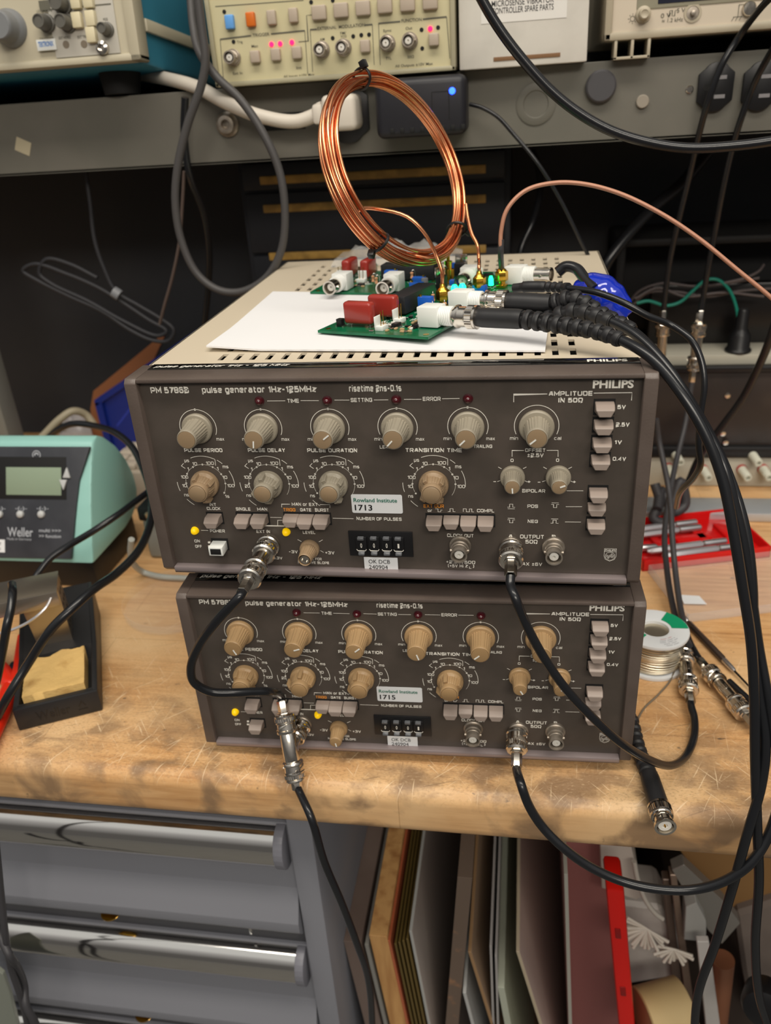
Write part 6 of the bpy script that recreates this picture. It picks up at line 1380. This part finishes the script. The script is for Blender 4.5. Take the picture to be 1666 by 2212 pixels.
rc = thing('red_case', 'tall bright red plastic case standing in the rack under the bench', 'case')
b = MB(); m_rc = mat('case_bright_red', (206, 26, 18), .35)
h = .72; b.box(0, .0140, 0, .034, -h, 0, .003)
o = b.build('case', m_rc, rc); o.location = (.1500, .030, -.152)
for v in o.data.vertices: v.co.x += .125*(-v.co.z)
b = MB()
for k in range(4): b.box(.004, .0085, -.0010, .001, -.045-.075*k-.012, -.045-.075*k, .0006)
o2 = b.build('slots', mat('red_recess', (140, 14, 12), .5), rc); o2.location = o.location
for v in o2.data.vertices: v.co.x += .125*(-v.co.z)


# ---------------------------------------------------------------- odds and ends stored under the right of the bench
us = thing('storage_shelf', 'dark lower shelf board under the right of the bench carrying odds and ends', 'shelf')
b = MB(); b.box(.262, .85, .02, .53, -.474, -.46, .001); b.build('board', mat('shelf_dark', (58, 48, 42), .7), us)
for x0 in (.262, .836):
    b = MB(); b.box(x0, x0+.014, .02, .53, -.8995, -.4735, .001); b.build('side', MATS['shelf_dark'], us)
def slab(name, label, cat, pts, th_, m, group=None, b_=.0006, d=(0, 1, 0)):
    """outline given as points in space, thickened away from the camera"""
    P = [V(p) for p in pts]; n = V(d).normalized()*th_; t = MB(); bm = bmesh.new()
    lo = [bm.verts.new(p) for p in P]; hi = [bm.verts.new(p+n) for p in P]
    bm.faces.new(lo); bm.faces.new(hi[::-1])
    for i in range(len(P)): j = (i+1) % len(P); bm.faces.new([lo[i], hi[i], hi[j], lo[j]])
    bmesh.ops.recalc_face_normals(bm, faces=bm.faces[:])
    if b_: bmesh.ops.bevel(bm, geom=bm.edges[:], offset=b_, segments=1, affect='EDGES')
    t.join(bm); return tag(t.build(name, m, smooth=False), label, cat, group)
slab('cardboard_box', 'brown cardboard flap folded down under the right end of the bench', 'cardboard', [(.2171,.14,-.2078),(.3209,.14,-.2031),(.3342,.14,-.2881),(.2967,.14,-.3123),(.2669,.14,-.2842)], .004, mat('card_tan', (140, 104, 62), .8))
b = MB(); b.box(.30, .62, .30, .56, -.459, -.05, .003)
tag(b.build('carton', mat('card_dark', (92, 66, 40), .85), smooth=False), 'brown carton standing at the back of the storage shelf under the bench', 'carton')
m_foam = mat('foam_grey', (196, 186, 176), .8)
slab('foam_block', 'pale grey foam block beside the red case under the bench', 'foam', [(.1517,.1,-.1692),(.1759,.1,-.1688),(.1822,.1,-.1948),(.1935,.1,-.2471),(.189,.1,-.2515),(.1575,.1,-.2395)], .12, m_foam)
m_alu = mat('aluminium_dull', (150, 146, 140), .42, .6)
slab('aluminium_angle', 'wide slanted aluminium angle piece under the right of the bench', 'metal profile', [(.216,.1,-.2084),(.2253,.1,-.2001),(.2648,.1,-.2446),(.2815,.1,-.2707),(.2695,.1,-.302),(.2552,.1,-.2844)], .012, m_alu)
slab('metal_strip', 'long brownish metal strip, left one of the two leaning under the bench', 'metal profile', [(.2119,.11,-.2337),(.2175,.11,-.233),(.2627,.11,-.4832),(.251,.11,-.4856)], .010, mat('strip_brown', (120, 104, 94), .4, .5))
slab('metal_strip', 'long brownish metal strip, right one of the two leaning under the bench', 'metal profile', [(.215,.1,-.2146),(.2205,.1,-.2139),(.268,.1,-.4642),(.2601,.1,-.4659)], .010, mat('strip_brown2', (142, 122, 108), .4, .5))
slab('plastic_bar', 'flat white plastic bar standing beside the copper-coloured rod under the bench', 'bar', [(.2374,.07,-.2598),(.2473,.07,-.2582),(.2774,.07,-.4087),(.2643,.07,-.4114)], .006, mat('bar_white', (196, 192, 188), .5))
slab('plastic_connector', 'clear ribbed plastic connector lying on the clutter under the bench', 'connector', [(.2296,.09,-.2425),(.2379,.09,-.2351),(.2487,.09,-.2585),(.252,.09,-.287),(.2327,.09,-.2868)], .016, mat('clear_cloudy', (176, 176, 172), .25, alpha=.85))
t = thing('metal_rod', 'thick copper-coloured rod standing under the right of the bench', 'rod'); p = V((.2729,.1,-.3232))
b = MB(); b.tube([p, p+V((.012, .0, -.20)), (p.x+.02, p.y, -.4585)], .0105, 24); b.build('rod', mat('rod_copper', (158, 106, 78), .4, .3), t)
t = thing('wooden_log', 'short cream wooden cylinder lying on its side with a brown cut end', 'cylinder'); p = V((.1958,.045,-.3418))
b = MB(); d = V((.84, .30, .05)).normalized(); b.lathe([(.0265, 0), (.0280, .001), (.0280, .040), (.0265, .041), (0, .041)], ax(p, d), 48); b.build('side', mat('log_cream', (196, 172, 124), .6, c2=(180, 150, 100), sc=12, fac=(.4, .8)), t)
b = MB(); b.lathe([(.0265, -.0004), (0, -.0006)], ax(p, d), 48, cap=False); plab(b.build('cut_end', mat('log_end', (158, 112, 80), .7), t), 'brown cut end')
# fans of pale cable ties
m_tie = mat('tie_pale', (214, 206, 194), .5)
def fan(label, c, dirs, L):
    b = MB(); c = V(c); rn_ = random.Random(len(dirs))
    for a, l in dirs:
        dd = V((math.cos(R(a)), rn_.uniform(-.25, .1), math.sin(R(a)))).normalized()
        q = c+dd*L*l; b.tube([c, c+dd*L*l*.5, q], .0016, 6, rf=lambda u: .6+.5*u)
    tag(b.build('cable_tie_bundle', m_tie, ang=60), label, 'cable ties')
fan('fan of pale cable ties beside the red case, larger upper one', [(.1956,.075,-.2558)][0], [(a, .8+.25*((i*7) % 3)/2) for i, a in enumerate(list(range(150, 205, 6))+list(range(215, 330, 9)))], .026)
fan('small fan of pale cable ties right of the larger one', [(.2222,.08,-.2871)][0], [(a, .8+.25*((i*5) % 3)/2) for i, a in enumerate(range(180, 350, 12))], .018)
slab('plastic_sheet', 'crumpled pale plastic sheet under the fans of cable ties', 'sheet', [(.1789,.12,-.2834),(.2172,.12,-.2846),(.2392,.12,-.3359),(.2443,.12,-.3857),(.1932,.12,-.4099)], .05, mat('sheet_crumpled', (206, 200, 194), .5, c2=(176, 170, 164), sc=14, bump=1, bsc=60), b_=.004)
cable('white_tube', 'thin white tube curving down between foam block and metal strips', [(.181,.09,-.1887),(.1855,.088,-.2093),(.1939,.086,-.2329),(.2029,.085,-.2471),(.2102,.085,-.2542)], .0022, mat('tube_white', (186, 180, 170), .5), cat='tube', plain=True)
slab('grey_cloth', 'grey brown cloth hanging at the lower right under the bench', 'cloth', [(.2868,.13,-.2981),(.3285,.13,-.2691),(.3655,.13,-.5056),(.3387,.13,-.5113),(.3057,.13,-.383)], .03, mat('cloth_taupe', (118, 106, 98), .9, c2=(96, 86, 80), sc=9), b_=.004)
slab('maroon_board', 'dark maroon board standing behind the red case under the bench', 'board', [(.1214,.12,-.1837),(.1678,.12,-.1816),(.1975,.12,-.5148),(.1446,.12,-.5259)], .006, mat('board_maroon', (160, 104, 100), .5))
t = thing('black_fitting', 'black round fitting at the bottom right under the bench', 'fitting'); p = V((.2812,.02,-.2617))
b = MB(); b.lathe([(.010, -.02), (.016, -.016), (.018, 0), (.016, .006), (.010, .008), (0, .008)], ax(p, (-.3, -.9, .3)), 24); b.build('body', m_black, t)

# ---------------------------------------------------------------- things hanging at the lower left
cable('hanging_cable', 'dark cable hanging at the lower left edge, straighter one of the twisted pair', [(-.2864,-.045,.0548),(-.2818,-.05,.0264),(-.2939,-.06,-.0599),(-.3009,-.065,-.105),(-.3042,-.07,-.136),(-.3118,-.07,-.1767),(-.3145,-.07,-.213),(-.3201,-.07,-.255),(-.3286,-.07,-.2934),(-.3897,-.07,-.5309)], .0026, m_cable2, plain=True)
cable('hanging_cable', 'dark cable twisting round the straighter one at the lower left edge', [(-.3224,-.05,-.1012),(-.3157,-.064,-.1408),(-.3028,-.075,-.1517),(-.3103,-.066,-.1825),(-.3139,-.064,-.2102),(-.3108,-.072,-.2213),(-.3074,-.074,-.2393),(-.3146,-.07,-.2837),(-.3721,-.075,-.514)], .0030, m_cable2, plain=True)
slab('grey_plate', 'pale green grey plate edge at the lower left corner', 'plate', [(-.3638,-.05,-.1916),(-.3454,-.05,-.2222),(-.3473,-.05,-.2512),(-.3589,-.05,-.336),(-.415,-.05,-.3479)], .004, mat('plate_sage', (132, 136, 126), .4))
